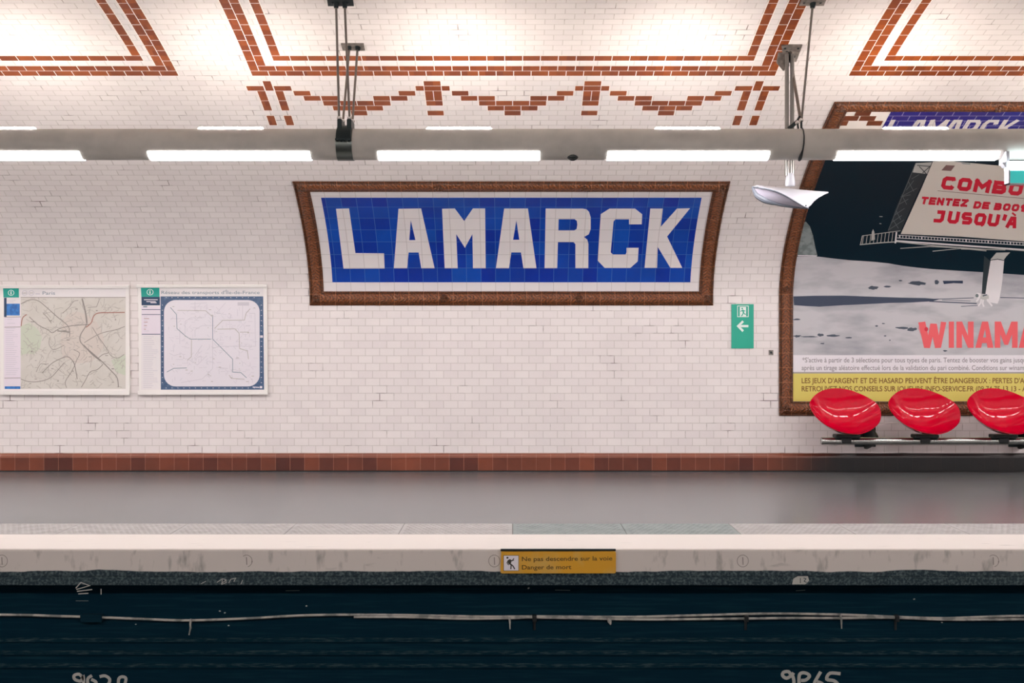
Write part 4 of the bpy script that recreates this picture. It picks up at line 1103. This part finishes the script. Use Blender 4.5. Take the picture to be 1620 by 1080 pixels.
# ------------------------------------------------------------------ lit exit box hanging at the right edge
EY = 8.62
eb = thing('hanging_sign', (at(1630, 270, EY).x, EY, at(1630, 270, EY).z), 'glowing teal box sign hung under the lighting tube at the right edge', 'sign')
p0, p1 = at(1596, 254, EY), at(1672, 291, EY)
pm = at(1596, 268, EY)
mb = MB(); mb.box(p0.x, p1.x, EY + .02, EY + .09, pm.z - .004, p0.z, exit_glow); mb.build('lamp_housing', eb, bevel=.008)
mb = MB(); mb.box(p0.x + .012, p1.x - .012, EY + .012, EY + .07, p1.z + .008, pm.z - .006, teal_panel); mb.build('glowing_panel', eb)
mb = MB()
for bx in ((p0.x, p0.x + .012, p1.z, pm.z), (p1.x - .012, p1.x, p1.z, pm.z), (p0.x, p1.x, p1.z, p1.z + .008)): mb.box(bx[0], bx[1], EY + .004, EY + .08, bx[2], bx[3], white_paint)
mb.build('rim', eb)
mb = MB(); e0 = at(1588, 256, EY); e1 = at(1598, 263, EY)
mb.add([(e0.x, EY + .03, e0.z), (e1.x, EY + .03, e0.z + .01), (e1.x, EY + .03, e1.z - .01), (e0.x + .025, EY + .03, e1.z), (e0.x, EY + .09, e0.z), (e1.x, EY + .09, e0.z + .01), (e1.x, EY + .09, e1.z - .01), (e0.x + .025, EY + .09, e1.z)],
       [(0, 1, 2, 3), (7, 6, 5, 4), (0, 4, 5, 1), (1, 5, 6, 2), (2, 6, 7, 3), (3, 7, 4, 0)], white_paint)
mb.build('end_cap', eb)
for q in (1599, 1660):
    mb = MB(); x = at(q, 250, EY).x; mb.box(x - .012, x + .012, EY + .05, TY, p0.z - .01, TZ - TR + .045, white_paint)
    mb.build('hanger_arm', eb)

# ------------------------------------------------------------------ bench of three shell seats on a steel rail
BY = 11.7
zb = H - (697.3 - 540) / F * BY; rb = 5.8 / F * BY
bench = thing('seat_bench', (at(1462, 690, BY).x, BY, 0.), 'row of glossy red shell seats on a steel rail below the advertisement', 'bench')
xb0 = at(1299, 697, BY).x
mb = MB(); mb.tube([(xb0, BY, zb), (xb0 + .006, BY, zb), (6.3, BY, zb)], [rb * .9, rb, rb], chrome, 24); mb.build('rail', bench, smooth=True)
rim = [(1281.7, 641), (1285, 629.5), (1296, 620), (1309, 615.2), (1323, 613.9), (1336, 615), (1348, 617.8), (1365, 624.5), (1381, 633.2), (1390, 642), (1393.9, 653), (1391.5, 666), (1381, 676.7), (1368, 683), (1354, 685.2), (1332, 681.9), (1309, 672), (1292, 658.5)]
RC = (1338.5, 650.)
Y0 = 11.58
cz = at(RC[0], RC[1], Y0).z
lp = smoothline(rim[-2:] + rim + rim[:3], 4)[8:8 + 4 * len(rim)]
def rim3(q):
    # the opening leans back: higher rim points lie deeper
    Y = Y0
    for _ in range(3):
        z = at(q[0], q[1], Y).z; Y = Y0 + .95 * (z - cz)
    return at(q[0], q[1], Y)
C3 = rim3(RC); RP = [rim3(q) for q in lp]
nb = Vector((0, -.69, .724))           # out of the opening
NR = 16; n = len(RP)
def bowl(depth, grow, shift):
    rings = []
    for r in range(NR):
        t = 1 - r / NR
        prof_ = 1 - t ** 2.05
        sg = Vector((-.03, .02, 0)) * (1 - t)
        rings.append([C3 + (p - C3) * t * grow + sg - nb * (depth * prof_ + shift) for p in RP])
    return rings, C3 + Vector((-.03, .02, 0)) - nb * (depth + shift)
ri, ci = bowl(.2, 1., 0.)
ro, co = bowl(.2, 1.012, .012)
mb = MB(); vs = []
for ring in ri: vs += ring
oi = len(vs); vs.append(ci)
o2 = len(vs)
for ring in ro: vs += ring
oc = len(vs); vs.append(co)
fs = []
for r in range(NR - 1):
    for k in range(n):
        k2 = (k + 1) % n
        fs.append((r * n + k, r * n + k2, (r + 1) * n + k2, (r + 1) * n + k)); fs.append((o2 + r * n + k2, o2 + r * n + k, o2 + (r + 1) * n + k, o2 + (r + 1) * n + k2))
for k in range(n):
    k2 = (k + 1) % n
    fs.append(((NR - 1) * n + k, (NR - 1) * n + k2, oi)); fs.append((o2 + (NR - 1) * n + k2, o2 + (NR - 1) * n + k, oc)); fs.append((k2, k, o2 + k, o2 + k2))
mb.add(vs, fs, red_shell)
PS = 124 / F * BY
lab = ('red shell seat at the left end of the rail', 'middle red shell seat', 'red shell seat cut by the right edge')
xs0 = at(1339, 688, BY).x
seat0 = mb.build('seat', bench, smooth=True); seat0['label'] = lab[0]
mb = MB(); mb.box(xs0 - .125, xs0 + .125, BY - .07, BY + .07, zb + rb - .006, .428, black_block)
mb.box(xs0 - .06, xs0 + .04, BY - .06, BY + .06, zb - .02, zb + rb, black_block)
br0 = mb.build('seat_bracket', seat0, bevel=.012)
for i in (1, 2):
    s_ = seat0.copy(); col.objects.link(s_); s_.location.x += PS * i; s_['label'] = lab[i]
    q = br0.copy(); col.objects.link(q); q.parent = s_
for i, px in enumerate((1380, 1628)):
    x = at(px, 697, BY + .2).x
    mb = MB(); pr = [(YW, zb + .16), (YW, zb - .12), (YW - .06, zb - .12), (BY + .04, zb - .03), (BY - .01, zb), (BY + .04, zb + .05), (YW - .16, zb + .16)]
    mb.extrude_x(pr, x - .012, x + .012, dark_steel); mb.box(x - .11, x + .11, YW - .014, YW, zb - .1, zb + .17, dark_steel)
    mb.build('wall_bracket', bench, bevel=.004)

# ------------------------------------------------------------------ warning plate on the platform edge
wpn = thing('warning_plate', (at(883, 889, YE).x, YE - .01, at(883, 889, YE).z), 'yellow warning plate fixed to the white platform edge', 'sign')
sf = on_plane(YE)
mb = MB(); shape(mb, [[(793, 871.5), (971.5, 871), (973.5, 872), (974, 874), (974, 903.5), (972.5, 905.5), (794, 905.8), (791.8, 904)]], yellow_plate, .02, sf, base=-.002); mb.build('plate', wpn)
mb = MB(); mb.box(at(792, 868, YE).x, at(974, 868, YE).x, YE - .016, YE + .004, at(800, 870.8, YE).z, at(800, 867.6, YE).z, dark_steel); mb.build('rusty_lip', wpn, bevel=.003)
def zw(l): return [(760 + x / 6.48, 840 + y / 6.48) for x, y in l]
mb = MB(); shape(mb, [zw(rect(236, 240, 394, 400))], picto_ink, .0212, sf); shape(mb, [zw(rect(240, 244, 390, 396))], legal_white, .0222, sf)
shape(mb, [zw(ell(277, 265, 11, 10))], picto_ink, .0235, sf)
shape(mb, [zw([(280, 290), (305, 278), (318, 300), (312, 330), (322, 345), (290, 330), (278, 310)])], picto_ink, .0235, sf)
for l, w in (([(300, 285), (325, 296), (345, 270)], 1.3), ([(282, 300), (272, 315), (290, 340)], 1.2), ([(315, 335), (312, 382)], 1.8), ([(312, 330), (335, 350), (352, 382)], 1.8), ([(318, 300), (345, 288)], 1.2)): stroke(mb, zw(l), w, picto_ink, .0235, sf)
mb.build('pictogram', wpn)
mb = MB()
text(mb, 'Ne pas descendre sur la voie', 760 + 425 / 6.48, 760 + 1350 / 6.48, 840 + 300 / 6.48, 46 / 6.48, brown_ink, .0214, sf, bold=.016, drop=-1.2)
text(mb, 'Danger de mort', 760 + 425 / 6.48, 760 + 932 / 6.48, 840 + 385 / 6.48, 46 / 6.48, brown_ink, .0214, sf, bold=.016, drop=-.6)
mb.build('lettering', wpn)

# ------------------------------------------------------------------ track side wall under the overhang
TW = YE + .16
def zat(py, Y=None): return at(810, py, Y or TW).z
mb = MB()
z1_, z2_, z3_, z4_ = zat(1009), zat(1028), zat(1047), zat(1056)
pr = [(TW + .02, -.238), (TW - .004, -.238), (TW - .004, z1_), (TW - .028, z1_ - .008), (TW - .03, z1_ - .02), (TW - .022, z1_ - .03), (TW - .022, z2_), (TW - .046, z2_ - .008), (TW - .048, z2_ - .02), (TW - .04, z2_ - .03), (TW - .04, z3_), (TW - .064, z3_ - .009), (TW - .066, z3_ - .02), (TW - .058, z3_ - .034), (TW - .058, BED), (TW + .02, BED)]
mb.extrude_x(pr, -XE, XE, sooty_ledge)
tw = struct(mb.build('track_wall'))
for q in (0, 1, 2):
    zq = (z1_, z2_, z3_)[q]; yq = TW - .004 - .018 * q
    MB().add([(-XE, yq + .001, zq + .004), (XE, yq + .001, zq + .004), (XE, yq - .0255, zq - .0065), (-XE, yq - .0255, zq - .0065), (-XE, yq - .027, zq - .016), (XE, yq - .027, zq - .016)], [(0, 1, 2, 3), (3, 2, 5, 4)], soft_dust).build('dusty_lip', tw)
mb = MB(); sf = on_plane(TW - .058)
def dz(l): return [(1150 + x / 4.91, 860 + y / 4.91) for x, y in l]
for l in ([(498, 1020), (478, 992), (440, 996), (432, 1022), (462, 1042), (500, 1022), (518, 1000)], [(500, 1000), (515, 1040), (520, 1075), (512, 1110)],
          [(560, 1100), (562, 1020), (590, 1000), (628, 1010), (640, 1030), (612, 1056), (575, 1060)], [(728, 992), (700, 1040), (680, 1080), (690, 1110), (730, 1110), (740, 1085), (700, 1070)],
          [(882, 1008), (800, 1004), (775, 1050), (830, 1062), (860, 1090), (830, 1115), (780, 1112)]): stroke(mb, smoothline(dz(l), 4), 5.2, chalk, .0015, sf)
mb.build('painted_number', tw)
mb = MB()
def dy(l): return [(x / 4.153, 820 + y / 4.153) for x, y in l]
for l in ([(545, 1045), (520, 1022), (488, 1030), (492, 1055), (530, 1066), (548, 1040), (550, 1090)], [(605, 1030), (578, 1050), (580, 1085), (610, 1100), (632, 1075), (600, 1055)], [(655, 1038), (690, 1032), (720, 1052), (716, 1080), (690, 1100)], [(778, 1085), (782, 1050), (805, 1038), (828, 1050), (820, 1090)]):
    stroke(mb, smoothline(dy(l), 4), 4.8, chalk, .0015, sf)
mb.build('painted_number', tw)
mb = MB(); sf = on_plane(TW - .004)
for l, w in (([(307, 935), (308, 960)], 5), ([(1268, 943), (1267, 968)], 5), ([(1361, 940), (1360, 965)], 4), ([(900, 940), (903, 966)], 4)): stroke(mb, l, w, sooty_ledge, .0015, sf)
for x, y in ((348, 966), (356, 969), (485, 958), (1446, 947.5), (362, 989), (215, 987), (1490, 984), (836, 930)): shape(mb, [ell(x, y, 1.6, 1.1, 8, jag=.3)], chalk, .0015, sf)
for l in ([(1259, 934), (1274, 933)], [(452, 934), (474, 933.6)], [(878, 933), (902, 933.4)], [(120, 950), (140, 950)]): stroke(mb, l, 1.1, faint_chalk, .0015, sf)
mb.build('dust_mark', tw)

# cables along the wall
CY = TW - .03
def cable(name, pts, r, label):
    P = smoothline(pts, 8); mb = MB(); mb.tube([at(x, y, CY) for x, y in P], r, cable_pale, 8)
    return tag(mb.build(name, smooth=True), label, 'cable', 'cables on the track wall')
cable('cable', [(-2900, 973), (-1900, 976), (-900, 972), (-560, 975), (-300, 971), (0, 972), (85, 974), (165, 976.5), (230, 979), (300, 981), (400, 977.5), (450, 974.5), (500, 972.6), (560, 972), (650, 972.8), (760, 975), (860, 974.8), (937, 975.3), (1010, 975.4), (1080, 973.6), (1177, 971), (1242, 970.4), (1333, 972), (1416, 975.3), (1495, 977.6), (1620, 974), (1900, 975), (2180, 972), (2900, 976), (3700, 972), (4500, 974)], .0085, 'pale upper cable running the whole length of the dark track wall')
def zz(x, y): return (x, y)
cable('cable', [(560, 975.6), (648, 976), (735, 978.4), (812, 977.4), (846, 976.4), (937, 978.2), (1010, 979.6), (1080, 979.2), (1177, 978.2), (1242, 977.4), (1333, 977.4), (1416, 976.8), (1495, 979.8), (1620, 979.4), (1900, 978), (2180, 979), (2900, 980), (3700, 977), (4500, 979)], .0085, 'pale lower cable on the dark track wall starting left of the yellow plate')
cl_pos = (145, 845.6, 1180.5, 1418.5)
first = None
labs = ('dark cable clip at the left where the pale cable vanishes', 'dark cable clip just below the yellow warning plate', 'dark cable clip left of the painted number on the track wall', 'dark cable clip far right on the track wall cables')
for px, lb in zip(cl_pos, labs):
    p = at(px, 976.5, CY)
    if first is None:
        w = 17 / F * CY
        mb = MB().box(p.x - w, p.x + w, CY - .018, TW - .003, p.z - .03, p.z + .024, track_dark); o = mb.build('cable_clip', bevel=.004); first = o
        o = tag(o, lb, 'clip', 'cable clips on the track wall')
    else:
        w = 3.4 / F * CY
        mb = MB().box(p.x - w, p.x + w, CY - .018, TW - .003, p.z - .026, p.z + .016, black_block).box(p.x - w * .6, p.x + w * .6, TW - .012, TW - .003, p.z - .09, p.z - .02, black_block)
        tag(mb.build('cable_clip', bevel=.003), lb, 'clip', 'cable clips on the track wall')
for pts, lb in (([(302, 979), (301, 987), (301.5, 993), (299, 1004)], 'pale cable tie hanging from the cable at left'), ([(806, 975), (806.5, 983), (807, 995)], 'pale cable tie hanging below the yellow plate'), ([(963, 976), (964.5, 983), (966, 988)], 'stubby pale cable tie right of the yellow plate'), ([(1329, 971), (1331, 980), (1331.5, 994)], 'thin pale cable tie hanging above the painted number')):
    mb = MB(); mb.tube([at(x, y, CY - .012) for x, y in pts], [.008 if 'stubby' not in lb else .014] + [.007 if 'stubby' not in lb else .014] * (len(pts) - 2) + [.004], cable_pale, 8)
    tag(mb.build('cable_tie', smooth=True), lb, 'cable tie')

# ------------------------------------------------------------------ camera, world, view
cam = bpy.data.cameras.new('camera'); co_ = bpy.data.objects.new('camera', cam); col.objects.link(co_)
co_.location = (0, 0, H); co_.rotation_euler = (R(90), 0, 0)
cam.sensor_width = 36; cam.lens = F / 1620 * 36; cam.clip_start = .05
sc.camera = co_
w = bpy.data.worlds.new('world'); sc.world = w; w.use_nodes = True
w.node_tree.nodes['Background'].inputs[0].default_value = (.5, .7, .8, 1); w.node_tree.nodes['Background'].inputs[1].default_value = .02
vs_ = sc.view_settings
vs_.view_transform = 'Standard'; vs_.look = 'None'; vs_.gamma = 1; vs_.exposure = 0.; vs_.use_curve_mapping = False
